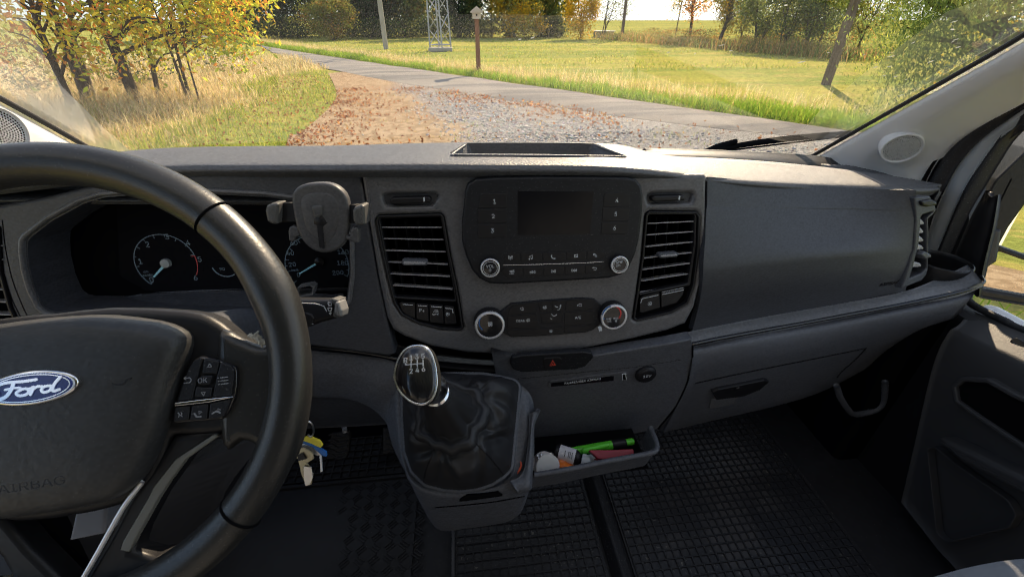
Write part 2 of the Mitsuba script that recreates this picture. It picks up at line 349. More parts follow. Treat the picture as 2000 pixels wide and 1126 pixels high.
f = meshkit.fbm(np.column_stack([q * .5, q[:, :1] * 0]), 3, 3)
dry = (dd - 1.7 + (f - .5) * 3.5 > rng.uniform(-.4, .4, len(q))) & ~((nearv < 8.0) & (f > .44 + .03 * (nearv - 5)))
hd = .16 + .28 * np.clip((dd - 1.6) / 3.0, 0, 1) * np.clip(f * 1.6, .4, 1.2)
stuff('dry_grass', stack(blades(q[dry], hd[dry], .0055 + nearv[dry] * .0006, STRAW, .8)), 'tall straw coloured dry grass filling the left roadside by the autumn trees', 'grass')
g_ = ~dry
stuff('green_grass', stack(blades(q[g_], .07 + .16 * f[g_] ** 2 + .14 * (dd[g_] > 1.6), .006 + nearv[g_] * .0005, GREEN, .9)), 'short green and yellowing grass along the left edge of the dirt yard', 'grass')
sx_ = rng.uniform(-20, 16, 42000); off = rng.gamma(1.5, .9, len(sx_)); q = np.column_stack([sx_, ext(CB, sx_) + .05 + off])
f = meshkit.fbm(np.column_stack([q * A([.45, .9]), q[:, :1] * 0]), 3, 11)
lush = (off < .8 + 1.2 * (f - .4) * 2 + np.clip((q[:, 0] - 3) * .16, 0, 1.6))
stuff('verge_grass', stack(blades(q[lush], .16 + .22 * f[lush], .014, LUSH, .7), blades(q[~lush], .2 + .34 * f[~lush], .011, STRAW[:3] + GREEN[1:3], .5)), 'green and straw coloured verge grass along the far side of the lane', 'grass')
q = np.column_stack([rng.uniform(-60, 70, 60000), 18 + rng.beta(1, 2, 60000) * 55]); q = q[(q[:, 1] > ext(CB, q[:, 0]) + 1.5)]; q = clumpy(q, .35, .42, 5)
stuff('meadow_grass', blades(q, .09 + .05 * rng.uniform(size=len(q)), .035, GREEN + [((.44, .40, .11), 6), ((.22, .24, .06), 2)], .9), 'mown yellow green meadow grass beyond the lane', 'grass')
e0, e1 = PD(1195, 75, 54)[:2], PD(1680, 100, 30)[:2]; t_ = rng.uniform(0, 1, 9000); q = e0 + (e1 - e0) * t_[:, None] + rng.normal(size=(9000, 2)) * A([.9, 1.3]); f = meshkit.fbm(np.column_stack([q * .5, q[:, :1] * 0]), 3, 31)
stuff('field_edge_grass', blades(q, .35 + .75 * f, .035, [((.46, .32, .14), 3), ((.34, .30, .10), 3), ((.18, .24, .06), 3), ((.52, .30, .12), 1)], .6), 'tall russet and green grass along the field edge under the right hand trees', 'grass')
rp = Polygon([(1.75, -10), (1.95, 2), (2.25, 4.4), (8, 4.9), (14, 3), (10, -10)]); q = inside(rp, 24000)
stuff('side_grass', blades(q, .20 + .16 * meshkit.fbm(np.column_stack([q, q[:, :1] * 0]), 2), .009, LUSH + [((.5, .42, .2), 1)], .9), 'long bright green grass beside the right door', 'grass')
q = inside(yard_poly, 9000, (-3, 4, 14, 14)); q = q[meshkit.fbm(np.column_stack([q * .8, q[:, :1] * 0]), 3, 21) > .655]
stuff('yard_weeds', blades(q, .07, .008, GREEN, 1.2), 'small tufts of green weeds growing in the dirt and gravel', 'weeds')
# fallen leaves along the left half of the yard and the lane's near edge
q = inside(yard_poly, 42000, (-3.6, 3.5, 6, 14)); dd = shapely.distance(shapely.points(q), yard_line); de = ext(CA, q[:, 0]) - q[:, 1]
k = rng.uniform(size=len(q)) < np.maximum(np.exp(-dd / .75) * .9, np.exp(-np.abs(de - .4) / 1.0) * .6 * (q[:, 0] < 3.0)) * np.clip(meshkit.fbm(np.column_stack([q * 1.4, q[:, :1] * 0]), 3, 17) * 3 - .8, .1, 1.3) + .035
q = q[k]; AUT = [((.34, .14, .06), 4), ((.24, .11, .06), 3), ((.46, .25, .10), 2), ((.5, .38, .2), 1)]
q2 = inside(left_poly, 5000, (-9, 4, 0, 18)); q = np.vstack([q, q2[shapely.distance(shapely.points(q2), yard_line) < 2.0]])
stuff('fallen_leaves', leaves(np.column_stack([q, rng.uniform(.012, .03, len(q))]), .058, AUT, .6, (0, 0, 0)), 'brown and orange fallen leaves scattered over the dirt yard', 'leaves')
# stones
def stones(q, s):
    ic = trimesh.creation.icosahedron(); v0, f0 = A(ic.vertices), A(ic.faces); n = len(q); S = s[:, None] * rng.uniform(.6, 1.3, (n, 3)) * A([1, 1, .6])
    ang = rng.uniform(0, 6.28, n); c, k = np.cos(ang)[:, None], np.sin(ang)[:, None]
    V = v0[None] * (1 + .35 * rng.uniform(-1, 1, (n, 12, 1))) * S[:, None]
    V = np.stack([V[..., 0] * c - V[..., 1] * k, V[..., 0] * k + V[..., 1] * c, V[..., 2]], -1) + np.column_stack([q, .004 + s * .25])[:, None]
    C = np.repeat(rng.uniform(.28, .66, (n, 1)) * A([1, .97, .92]) * rng.uniform(.92, 1.05, (n, 3)), 12, 0)
    return V.reshape(-1, 3), (np.arange(n)[:, None, None] * 12 + f0).reshape(-1, 3), C
q = inside(yard_poly, 70000, (-2.4, 3.4, 9, 14)); pr_ = np.clip((q[:, 0] + .28 * (q[:, 1] - 6) + .1) / 1.6, .02, 1) * np.clip((ext(CA, q[:, 0]) - q[:, 1] - .5) / 1.2, .04, 1)
q = q[rng.uniform(size=len(q)) < pr_ * np.clip(meshkit.fbm(np.column_stack([q * .6, q[:, :1] * 0]), 3, 8) * 2.6 - .55, .1, 1)]
m = stones(q, rng.gamma(3, .0034, len(q)) + .005)
bs('mat_stone', two({'type': 'diffuse', 'reflectance': {'type': 'mesh_attribute', 'name': 'vertex_color'}}))
k_ = whole('gravel', (m[0], m[1]), 'mat_stone', 'pale grey crushed stones covering the right half of the yard', 'gravel', kind='stuff', smooth=False, color=m[2])

# ------------------------------------------------------------------ trees, each a thing
def bark_c(p, n, uv):
    return mix((.035, .028, .022), (.13, .11, .09), fbm(p.x * 14, p.y * 14, p.z * 3.5, 3))
bs('mat_bark', two({'type': 'diffuse', 'reflectance': proc(bark_c)}))
def tree(name, label, base, h, r, crown, nleaf, size, pal, lean=(0, 0), clumps=26, group=None, trunks=1, droop=None, aspect=.5, spread=.24, tint=.25, trunk_pts=None):
    """crown: (z of its foot, its top, half width, half depth) in metres."""
    k = thing(name, label, 'bush' if 'bush' in name else 'tree', group)
    b = A([base[0], base[1], -.1]); z0, z1, rx, ry = crown; mid = A([base[0] + lean[0], base[1] + lean[1], 0]); wood, cc = [], []
    axes = []
    for t in range(trunks):
        o = b + A([*(rng.normal(size=2) * r * 2.2 * (trunks > 1)), 0]); top = mid + A([*(rng.normal(size=2) * rx * .35 * (trunks > 1)), 0]); top[2] = z0 + (z1 - z0) * .8
        pts = A(trunk_pts) if trunk_pts is not None and t == 0 else A([o, o * .67 + top * .33 + A([*rng.normal(size=2) * .02 * h, 0]), o * .33 + top * .67 + A([*rng.normal(size=2) * .03 * h, 0]), top])
        ax = crom(pts, 5); rr = r * (1 - .8 * np.linspace(0, 1, len(ax))) * (1 if trunks == 1 else .6); rr[0] *= 1.4
        wood.append(tube(ax, rr, 7)); axes.append((ax, rr))
    u = rng.normal(size=(clumps, 3)); u /= np.linalg.norm(u, axis=1, keepdims=True); u *= rng.uniform(.35, 1, (clumps, 1)) ** .5
    C = np.column_stack([mid[0] + u[:, 0] * rx, mid[1] + u[:, 1] * ry, z0 + (z1 - z0) * (.5 + .5 * u[:, 2])])
    for c in C:
        ax, rr = axes[rng.integers(len(axes))]; below = np.where(ax[:, 2] < c[2] - .1 * (z1 - z0))[0]; i = below[-1] if len(below) else len(ax) // 4; i = max(i, 2); s = ax[i]
        w = s * .5 + c * .5 + A([0, 0, .06 * (z1 - z0)]) + rng.normal(size=3) * .03 * rx
        wood.append(tube(crom(A([s, w, c]), 3), np.linspace(max(rr[i] * .5, .008), .006, 7), 4, cap=False))
    part(k, 'trunk', cat(*wood), 'mat_bark', True)
    ci = rng.integers(clumps, size=nleaf); sc = A([rx, ry, (z1 - z0) * .5]) * spread
    pos = C[ci] + rng.normal(size=(nleaf, 3)) * sc * rng.uniform(.7, 1.2, (clumps, 1))[ci]
    if droop is not None: pos[:, 2] -= rng.gamma(1.2, .22, nleaf); pos[:, :2] = C[ci, :2] + (pos[:, :2] - C[ci, :2]) * .8
    pos[:, 2] = np.maximum(pos[:, 2], .15)
    cl = pick(pal, clumps) * rng.uniform(1 - tint, 1 + tint, (clumps, 1)); col = np.where(rng.uniform(size=(nleaf, 1)) < .65, cl[ci], pick(pal, nleaf))
    m = leaves(pos, size, pal, aspect, droop, col)
    k2 = numbered(f'{k}__crown'); scene[k2] = mikit.ply((m[0], m[1]), 'mat_leaf', True, color=m[2]); labels[k2] = {'kind': 'stuff'}
    return k
DK = [((.06, .10, .035), 4), ((.04, .075, .03), 3), ((.12, .15, .045), 1)]
MID = [((.13, .19, .05), 4), ((.21, .25, .06), 2), ((.36, .30, .06), 1)]
OLV = [((.24, .25, .07), 3), ((.36, .31, .07), 3), ((.15, .19, .05), 2)]
YEL = [((.62, .42, .03), 4), ((.55, .30, .03), 2), ((.45, .42, .06), 1)]
ORG = [((.78, .34, .07), 3), ((.66, .24, .05), 2), ((.78, .50, .10), 2)]
AUTL = [((.75, .60, .06), 3), ((.55, .62, .08), 3.5), ((.75, .36, .06), 1.6), ((.34, .44, .07), 2)]
# the autumn clump on the left: trunk lines measured in the photograph, at 13 to 17 m
def trunk(pts, d): return [PD(x, y, d) for x, y in pts]
wl_ = [('leaning thick dark trunk with yellow leaves in front of the left roadside clump', 14.5, [(236, 128), (222, 92), (200, 55), (174, 0), (150, -60)], .13, (300, -10, 1.9), AUTL, 5600),
       ('upright dark trunk with orange leaves left of the thick leaning trunk', 14.8, [(136, 128), (125, 80), (112, 40), (98, 0), (90, -60)], .10, (120, -5, 1.6), ORG + AUTL[:2], 2300),
       ('slim dark trunk with yellow leaves between two thicker trunks on the left', 15.6, [(152, 126), (146, 85), (138, 40), (128, 0), (120, -60)], .07, (190, -22, 1.3), AUTL, 2000),
       ('leaning thin trunk with orange leaves at the far left edge of the windscreen', 14.0, [(96, 122), (82, 70), (64, 20), (48, -40)], .08, (50, -5, 1.5), ORG + AUTL[:2], 2000),
       ('slender grey trunk with yellow green leaves right of the thick leaning trunk', 15.0, [(284, 124), (283, 60), (281, 14), (284, -50)], .06, (330, 0, 1.5), AUTL[:2] + AUTL[3:], 3600),
       ('slanting sapling with yellow and orange leaves at the right end of the clump', 14.2, [(340, 122), (326, 80), (308, 36), (292, -10)], .035, (400, 8, 1.35), AUTL + ORG[:1], 2600),
       ('thin upright sapling with orange leaf tips reaching over the lane', 14.4, [(346, 124), (340, 80), (334, 43), (340, -10)], .04, (440, 14, 1.1), ORG[:1] + ORG[2:] + AUTL[:2], 1500),
       ('thinnest bare stemmed sapling rightmost in the left clump', 13.8, [(364, 126), (361, 100), (359, 72), (366, 30)], .022, (385, 40, .6), AUTL[:2], 350)]
for lab, d, pts, r, (cx, cy, rw), pal, nl in wl_:
    t = trunk(pts, d); c = PD(cx, cy, d - .6); b = PD(*pts[0], d)
    tree('autumn_tree', lab, (b[0], b[1]), 6, r, (max(c[2] - rw * .8, .75), c[2] + rw * 1.5, rw, rw * .8), int(nl * .8), .14, pal, (c[0] - b[0], c[1] - b[1]), 34, 'autumn trees beside the left roadside grass', trunk_pts=[A([b[0], b[1], 0])] + t[1:], aspect=.45, spread=.2, tint=.35)
# bushes under the clump
for i, (px, py, d, h) in enumerate([(30, 110, 17, 1.3), (180, 112, 18, 1.1), (265, 118, 17, .9), (420, 92, 21, .9)]):
    b = PD(px, py, d); tree('undergrowth_bush', ['low brown bush under the leftmost autumn trees', 'low brown bush behind the thick leaning trunk', 'low dry bush between the two right saplings', 'low dry bush at the bend of the lane'][i], b[:2], h, .02, (.1, h, .9, .8), 900, .09, STRAW[1:] + DK[:1], trunks=4, clumps=14)
# the wood across the meadow
wood_spec = [  # px, distance, height, half width, palette, kind words, leaf count
    (455, 62, 9, 2.6, OLV, 'pale olive willow at the left end of the far wood'), (505, 60, 10, 3.0, MID, 'grey green willow left of the dark conifers'),
    (548, 58, 12, 2.0, DK, 'dark slim conifer left of the round olive bush'), (582, 62, 12, 2.2, DK, 'dark conifer just behind the round olive bush'),
    (690, 66, 11, 3.4, OLV, 'olive tree right of the round bush'), (735, 60, 10, 3.2, DK, 'dark green tree behind the left wooden pole'),
    (790, 61, 10, 3.4, MID, 'mid green tree between the left pole and the pylon'), (840, 66, 12, 3.2, OLV, 'olive tree behind the lattice pylon'),
    (900, 58, 11, 3.0, DK, 'dark blue green tree right of the pylon'), (950, 62, 11, 3.0, OLV, 'yellowing tree behind the small wooden box on a post'),
    (1005, 58, 9, 2.8, OLV[:2] + YEL[:1], 'olive gold birch right of the wooden box'), (1055, 60, 11, 2.9, MID[:1] + YEL[2:] + OLV, 'tall green gold birch left of the bright yellow tree'),
    (1085, 64, 12, 2.7, OLV, 'olive birch behind the bright yellow tree'), (640, 68, 12, 3.4, MID, 'green tree standing behind the round olive bush'), (765, 70, 13, 3.6, OLV[2:] + YEL[1:2], 'tall bronze tree in the second row behind the left pole')]
for px, d, h, w, pal, lab in wood_spec:
    b = PD(px, 60, d); con = 'conifer' in lab
    tree('conifer' if con else 'wood_tree', lab, b[:2], h, .16, (.5, h, w, w * .8), 7600, .38 if not con else .32, pal, (0, 0), 56 if not con else 60, 'trees of the wood across the meadow', trunks=1 if con else 2, spread=.2)
b = PD(648, 60, 52); tree('round_bush', 'round olive yellow bush in front of the far wood', b[:2], 3, .06, (.2, 3.6, 2.4, 2.0), 5200, .2, [((.30, .25, .06), 3), ((.20, .22, .05), 3), ((.34, .20, .05), 1)], trunks=5, clumps=40, spread=.16)
b = PD(1028, 60, 52); tree('golden_bush', 'golden bush at the foot of the birches right of the wooden box', b[:2], 3, .05, (.2, 3.3, 2.1, 1.6), 3600, .2, YEL + OLV[:2], trunks=4, clumps=34, spread=.17)
b = PD(1132, 60, 52); tree('yellow_tree', 'bright yellow tree at the right end of the far wood', b[:2], 6.5, .1, (.3, 5.6, 1.75, 1.5), 6000, .2, YEL, trunks=2, clumps=46, spread=.17)
b = PD(1180, 60, 55); tree('wispy_tree', 'wispy pale green tree with sky showing through right of the yellow tree', b[:2], 8, .1, (1.2, 8, 2.6, 2.0), 2600, .2, OLV + MID[1:2], (.9, 0), 40, trunks=3)
for px, d, w, lab in [(720, 55, 3.5, 'dark undergrowth bush below the left pole'), (880, 55, 3.5, 'dark undergrowth bush right behind the pylon foot'), (560, 57, 3.5, 'dark undergrowth bush below the conifers'), (960, 56, 3, 'dark undergrowth bush behind the post'), (800, 57, 3.6, 'dark undergrowth bush between the pole and the pylon'), (1090, 57, 2.6, 'dark undergrowth bush under the olive birch')]:
    b = PD(px, 60, d); tree('hedge_bush', lab, b[:2], 2, .05, (.1, 1.9, w, 1.0), 2400, .22, DK + OLV[:1], trunks=4, clumps=40, spread=.16)
# the row on the right
b = PD(1350, 60, 47); tree('bare_orange_tree', 'half bare orange tree with a dark trunk right of the far pole', b[:2], 6, .15, (1.6, 6.5, 2.6, 2.2), 4200, .17, ORG + YEL[:2] + OLV[:1], clumps=60, spread=.15)
b = PD(1408, 60, 43); tree('leaning_yellow_tree', 'leaning tree with a sparse yellow crown right of the half bare orange tree', b[:2], 6, .15, (1.2, 6.2, 2.0, 1.7), 5200, .16, YEL + OLV[:2], (.9, 0), 50, spread=.16)
for px, d, w, lab, lean in [(1480, 36, 1.9, 'multi stemmed grey green willow in the right hand row', .4), (1540, 35, 1.6, 'bushy grey green willow second from the leaning pole', -.2), (1590, 34, 1.7, 'grey green willow next to the leaning pole', .5)]:
    b = PD(px, 60, d); tree('willow', lab, b[:2], 5, .09, (.9, 4.6, w, 1.3), 7000, .15, [((.16, .21, .07), 3), ((.26, .30, .08), 2), ((.42, .42, .09), 1)], (lean, 0), 40, 'willows in the right hand row', trunks=5, spread=.17)
for px, d, w, h, lab in [(1290, 60, 3.0, 1.0, 'low rust coloured bush on the far field edge'), (1650, 44, 3.2, 2.2, 'orange bush behind the leaning pole'), (1380, 46, 2.4, 1.1, 'low russet bush under the half bare orange tree'), (1500, 40, 2.2, 1.0, 'low russet bush under the willows'), (1570, 42, 2.4, 1.5, 'orange bush between the willows')]:
    b = PD(px, 60, d); tree('russet_bush', lab, b[:2], h, .03, (.1, h, w, 1.0), 1500, .14, [((.50, .26, .08), 2), ((.36, .28, .08), 3), ((.22, .24, .07), 3), ((.62, .40, .08), 1)], trunks=4, clumps=26, spread=.17)
HANG = [((.20, .27, .08), 4), ((.27, .34, .09), 3), ((.48, .50, .10), 1.2), ((.12, .18, .06), 2)]
for px, d, h, w, lab in [(1448, 46, 6, 2.2, 'olive tree rising behind the multi stemmed willow'), (1560, 47, 6, 2.4, 'olive tree in the second row left of the leaning pole'), (1690, 40, 6, 2.4, 'olive tree just right of the leaning pole')]:
    b = PD(px, 60, d); tree('row_tree', lab, b[:2], h, .1, (.9, h, w, 1.5), 5200, .2, OLV + YEL[2:], (0, 0), 46, 'trees behind the willows', trunks=2, spread=.17)
c = PD(2135, 2, 7.4); b = PD(2150, 70, 8.6)
tree('overhanging_tree', 'large green tree whose hanging boughs cover the upper right of the windscreen', b[:2], 9, .075, (.8, 3.7, 1.75, 1.6), 56000, .050, HANG, (c[0] - b[0], c[1] - b[1]), 90, droop=(.15, -.1, -.8), aspect=.28, spread=.13,
     trunk_pts=[A([b[0], b[1], -.1]), PD(2130, -60, 8.4), PD(2020, 90, 8.0), PD(1910, 50, 7.7), PD(1830, 15, 7.5), PD(1760, -40, 7.4)])
b = PD(1960, 130, 15); tree('golden_bush', 'golden bush glimpsed under the overhanging boughs by the right pillar', b[:2], 3, .04, (.2, 2.2, 1.6, 1.2), 1800, .11, YEL + OLV[:1], trunks=3, clumps=24)

# ------------------------------------------------------------------ poles, pylon, wooden box on a post
bs('mat_pole', two({'type': 'diffuse', 'reflectance': proc(lambda p, n, uv: mix((.10, .075, .055), (.24, .20, .16), fbm(p.x * 30, p.y * 30, p.z * 1.5, 3)))}))
bs('mat_concrete', two({'type': 'diffuse', 'reflectance': proc(lambda p, n, uv: mix((.28, .27, .24), (.40, .38, .34), fbm(p.x * 6, p.y * 6, p.z * 2, 3)))}))
def pole(px, py, d, r, label, mat, h=9):
    b = PD(px, py, d); b[2] = -.1; whole('utility_pole', tube([b, b + A([0, 0, h * .5]), b + A([0, 0, h])], [r, r * .9, r * .8], 14), mat, label, 'pole', 'utility poles along the meadow')
pole(754, 95, 35, .17, 'pale utility pole left of the lattice pylon', 'mat_concrete'); pole(1214, 78, 52, .16, 'slim grey utility pole right of the yellow tree', 'mat_pole'); pole(1613, 165, math.hypot(*PZ(1613, 165)[:2]), .135, 'dark wooden utility pole under the overhanging tree', 'mat_pole')
b = PD(1318, 75, 48); whole('field_stake', tube([b * A([1, 1, 0]), b * A([1, 1, 0]) + A([.1, 0, 5])], .05, 8), 'mat_pole', 'thin dark stake left of the half bare orange tree', 'stake')
galv_m = bs('mat_galv', two(pr((.34, .36, .38), .5, metallic=.4)))
b0 = PD(861, 100, 32); b0[2] = 0; k = thing('lattice_pylon', 'grey steel lattice pylon on a concrete foot beyond the lane', 'pylon')
rx_ = unit(np.cross(ray(861, 60) * A([1, 1, 0]), [0, 0, 1])); ry_ = np.cross([0, 0, 1.], rx_)
def pc(i, z): a = math.radians([8, 98, 188, 278][i]); w = .68 - .022 * z; return b0 + w * (math.cos(a) * rx_ + math.sin(a) * ry_) + A([0, 0, z])
for i in range(4):
    part(k, 'leg', tube([pc(i, .1), pc(i, 11)], .05, 6), galv_m)
    j = (i + 1) % 4
    for n_ in range(12):
        z = .35 + n_ * .85; a_, b_ = (pc(i, z), pc(j, z + .85)) if n_ % 2 else (pc(j, z), pc(i, z + .85)); part(k, 'brace', tube([a_, b_], .026, 5), galv_m)
    part(k, 'crossbar', tube([pc(i, .35), pc(j, .35)], .03, 5), galv_m)
part(k, 'concrete_foot', cat(*[(v + b0, f) for v, f in [wbox(-.75, .75, -.75, .75, 0, .2, .03)]]), 'mat_concrete')
yl_m = bs('mat_yellow', two(pr((.75, .62, .05), .5)))
sp = Plane(pc(0, 3.75) * .5 + pc(3, 3.75) * .5 - ry_ * .06 - rx_ * .42, -ry_); part(k, 'warning_plate', sp.plate(sbox(-.1, -.14, .1, .14), 0, .01), yl_m)
b1 = PZ(935, 146); k = thing('box_on_post', 'small pale wooden box with a pitched roof on a brown post by the lane', 'nest box')
part(k, 'post', (lambda m: (m[0] + b1, m[1]))(wbox(-.075, .075, -.075, .075, -.1, 1.72, .01)), bs('mat_redwood', two({'type': 'diffuse', 'reflectance': proc(lambda p, n, uv: mix((.16, .07, .035), (.26, .13, .07), fbm(p.x * 40, p.y * 40, p.z * 3, 3)))})))
w_m = bs('mat_palewood', two(pr((.50, .44, .36), .7)))
part(k, 'box', (lambda m: (m[0] + b1, m[1]))(wbox(-.14, .14, -.13, .13, 1.72, 1.93, .008)), w_m)
pl_ = Plane(b1 + A([0, -.2, 1.93]), (0, -1, 0)); part(k, 'roof', pl_.plate(Polygon([(-.2, -.04), (.2, -.04), (.21, 0), (0, .16), (-.21, 0)]), -.4, 0, .005), w_m)
part(k, 'hole', pl_.plate(Point(0, -.1).buffer(.03), -.08, -.065), void_m)
b2 = PD(1178, 66, 58); k = thing('field_shed', 'low pale field shed behind the wispy tree', 'shed')
part(k, 'wall', (lambda m: (m[0] + b2 * A([1, 1, 0]), m[1]))(wbox(-1.0, 1.0, -.8, .8, -.1, .6)), 'mat_concrete'); part(k, 'roof', (lambda m: (m[0] + b2 * A([1, 1, 0]), m[1]))(wbox(-1.1, 1.1, -.9, .9, .6, .7, .02)), bs('mat_paleroof', two(pr((.6, .6, .58), .6))))
# ------------------------------------------------------------------ the van: shell, windscreen, pillars, right door
van = thing('van', 'white van seen from its front seats with pale pillar trim round the windscreen', 'van')
def WS(x, y, off=0.0):      # the windscreen's surface, off = inwards
    b = .07 * (1 - ((x - .04) / .80) ** 2)
    n = A([0, .648, .762]); return A([x, y + b, 1.44 + (.925 - y) * .85]) - n * off
def on_ws(px, py, off=0.0):
    d = ray(px, py); t = .9
    for _ in range(25):
        q = EYE + d * t; x = q[0]; b = .07 * (1 - ((x - .04) / .80) ** 2)
        # z = 1.44 + (.925 - (y - b)) * .85 - off'
        g = q[2] - (1.44 + (.925 - (q[1] - b)) * .85) + off / .762 * 1.0
        t -= g / (d[2] + .85 * d[1])
    return EYE + d * t
wsg = A([[WS(x, y) for y in np.linspace(1.06, -.05, 20)] for x in np.linspace(-.84, .92, 24)])
part(van, 'windscreen', gridmesh(wsg), 'mat_glass', True)
def wpatch(poly_px, off):   # a film on the inner face of the glass, over an outline
    q = [on_ws(*p) for p in poly_px]; p2 = Polygon([(a[0], a[1]) for a in q]).buffer(0)
    tri = []; x0, y0, x1, y1 = p2.bounds; N = 26; xs_, ys_ = np.linspace(x0, x1, N), np.linspace(y0, y1, N); V, F = [], []
    for i in range(N - 1):
        for j in range(N - 1):
            c = sbox(xs_[i], ys_[j], xs_[i + 1], ys_[j + 1]).intersection(p2)
            for g in getattr(c, 'geoms', [c]):
                if g.geom_type == 'Polygon' and g.area > 1e-9:
                    r = rings(g)[0]; t = A(manifold3d.triangulate([r]), int); F.append(t + len(V)); V += [tuple(v) for v in r]
    V3 = []
    for x, y in V:
        b = .07 * (1 - ((x - .04) / .80) ** 2); V3.append(A([x, y, 1.44 + (.925 - (y - b)) * .85]) - A([0, .648, .762]) * off)
    return A(V3), np.vstack(F)
def film(o): return {'type': 'mask', 'opacity': o, 'b': {'type': 'principledthin', 'base_color': {'type': 'rgb', 'value': [.50, .53, .55]}, 'roughness': .8, 'diff_trans': 1.2}}
part(van, 'dust_film', wpatch([(-60, -60), (15, -60), (62, 60), (120, 165), (200, 245), (258, 296), (100, 300), (-60, 180)], .002), bs('mat_dust', film(.13)), False, label='dusty unwiped corner of the windscreen on the left')
part(van, 'dust_film', wpatch([(1560, 262), (1600, 215), (1700, 130), (1850, 20), (1960, -20), (2080, -20), (2080, 60), (1700, 262), (1640, 290)], .002), bs('mat_dust_faint', film(.045)), False, label='faint dusty smear on the right of the windscreen')
# bug splatter and dried drops, thin flakes on the glass
fl = []
for cx, cy, n, sx, sy in ((1755, 205, 16, 50, 24), (1800, 130, 9, 70, 50), (1690, 110, 5, 120, 30), (1860, 70, 7, 60, 50), (1400, 100, 4, 120, 30), (1030, 77, 2, 18, 6), (1450, 30, 4, 140, 18), (662, 22, 1, 4, 4)):
    for i in range(n):
        x, y = cx + rng.normal() * sx * .5, cy + rng.normal() * sy * .5
        if x > 1985 or (x - 1600) * .56 + (y - 305) > -26 and x > 1560: continue
        c = on_ws(x, y, .0035); L, W = rng.gamma(2, .0010) + .0010, rng.uniform(.0005, .0012); a = math.radians(28) + rng.normal() * .35
        tx, ty = A([1., 0, 0]), unit(A([0, -.762, .648])); m = Plane(c, A([0, -.648, -.762]), (0, -.7, .7)); fl.append(m.plate(affinity.rotate(affinity.scale(Point(0, 0).buffer(1, quad_segs=3), L, W), math.degrees(a)), 0, .0004))
part(van, 'dried_splatter', cat(*fl), bs('mat_splat', {'type': 'principledthin', 'base_color': {'type': 'rgb', 'value': [.6, .62, .62]}, 'roughness': .6, 'diff_trans': 1.5}), False, label='white dried splashes on the windscreen', kind='stuff')
# pillars: (inner edge on the glass, outer edge at the door opening)
AR = [on_ws(1545, 336, .012), on_ws(1600, 305, .012), on_ws(1700, 249, .012), on_ws(1850, 166, .012), on_ws(2000, 81, .012)]
dA = (AR[4] - AR[3]); AR += [AR[4] + dA * 1.2 + A([-.02, 0, 0]), AR[4] + dA * 3.6 + A([-.08, 0, .0])]
BR = [PX(1785, 420, 0.970), PX(1819, 346, 0.970), PX(1835, 317, 0.970), PX(1875, 277, 0.970), PX(1940, 234, 0.965), PX(2010, 196, 0.960)]
BR += [BR[-1] + (BR[-1] - BR[-2]) * 1.6 + A([0, -.1, .1])]
def pillar(AE, BE, sgn):
    rows = []
    for a, b in zip(AE, BE):
        inn = unit(A([-.75 * sgn, -.55, .15])); w = np.linalg.norm(b - a)
        rows.append([a, a + (b - a) * .12 + inn * .10 * w, a + (b - a) * .38 + inn * .17 * w, a + (b - a) * .62 + inn * .085 * w, a + (b - a) * .85 + inn * .03 * w, b])
    return surf([[A(p) for p in r] for r in rows], 6, 6, .012)
part(van, 'pillar_trim', pillar(AR, BR, 1), trim_m, True, label='pale grey trim of the right windscreen pillar')
mid = .085
def mirx(p): return A([2 * mid - p[0] - .0, p[1], p[2]])
AL = [on_ws(190, 308, .012), on_ws(138, 279, .012), on_ws(60, 236, .012), on_ws(0, 204, .012)]; dL = AL[3] - AL[2]; AL += [AL[3] + dL * 1.5, AL[3] + dL * 4, AL[3] + dL * 9]
BL = [a + A([-.03, -.22, -.03]) + A([-.02, -.02, 0]) * i for i, a in enumerate(AL)]
part(van, 'pillar_trim', pillar(AL, BL, -1), trim_m, True, label='bright sunlit trim of the left windscreen pillar')
def black_edge(E, name='glass_seal', r=.006, k=6, lab=None):
    part(van, name, tube(A(E), r, 8, k=k), rubber_m, True, label=lab)
black_edge([p + A([-.002, .006, .006]) for p in AR], r=.0045); black_edge([p + A([.002, .006, .006]) for p in AL], r=.0045)
def grille(c, n, r, key):
    pl = Plane(c, n, (0, .3, 1)); part(key, 'speaker_grille_ring', lathe(c, n, [(r * 1.09, -.026), (r * 1.08, .0005), (r * 1.05, .002), (r * 1.0, .0025), (r * .98, -.002)], 48), trim_m, True)
    p = Point(0, 0).buffer(r, quad_segs=16); holes = []
    for k in range(1, 10):
        R = r * .94 * k / 9.6; n_ = int(round(2 * math.pi * R / (r * .104)))
        for i in range(n_):
            a = 2 * math.pi * (i + .5 * (k % 2)) / n_; holes.append(Point(R * math.cos(a), R * math.sin(a)).buffer(r * .042, quad_segs=2))
    p = p.difference(shapely.union_all(holes)); part(key, 'speaker_grille', pl.plate(p, -.0007, 0), trim_m, False)
    part(key, 'speaker_cone', pl.plate(Point(0, 0).buffer(r * .99), -.0040, -.0030), void_m, False)
def on_mesh(px, py, mesh):
    v, f = mesh; f = A(f); f = np.vstack([f[:, [0, 1, 2]], f[:, [0, 2, 3]]]) if f.shape[1] == 4 else f
    d = ray(px, py); a, b, c = v[f[:, 0]], v[f[:, 1]], v[f[:, 2]]; e1, e2 = b - a, c - a; h = np.cross(d, e2); det = (e1 * h).sum(1); det = np.where(abs(det) < 1e-14, 1e-14, det)
    s = EYE - a; u = (s * h).sum(1) / det; q = np.cross(s, e1); w = (q @ d) / det; t = (e2 * q).sum(1) / det
    ok = (u >= 0) & (w >= 0) & (u + w <= 1) & (t > .05); i = np.where(ok)[0][np.argmin(t[ok])]; n = unit(np.cross(e1[i], e2[i])); n = -n if n @ d > 0 else n
    return EYE + d * t[i], n
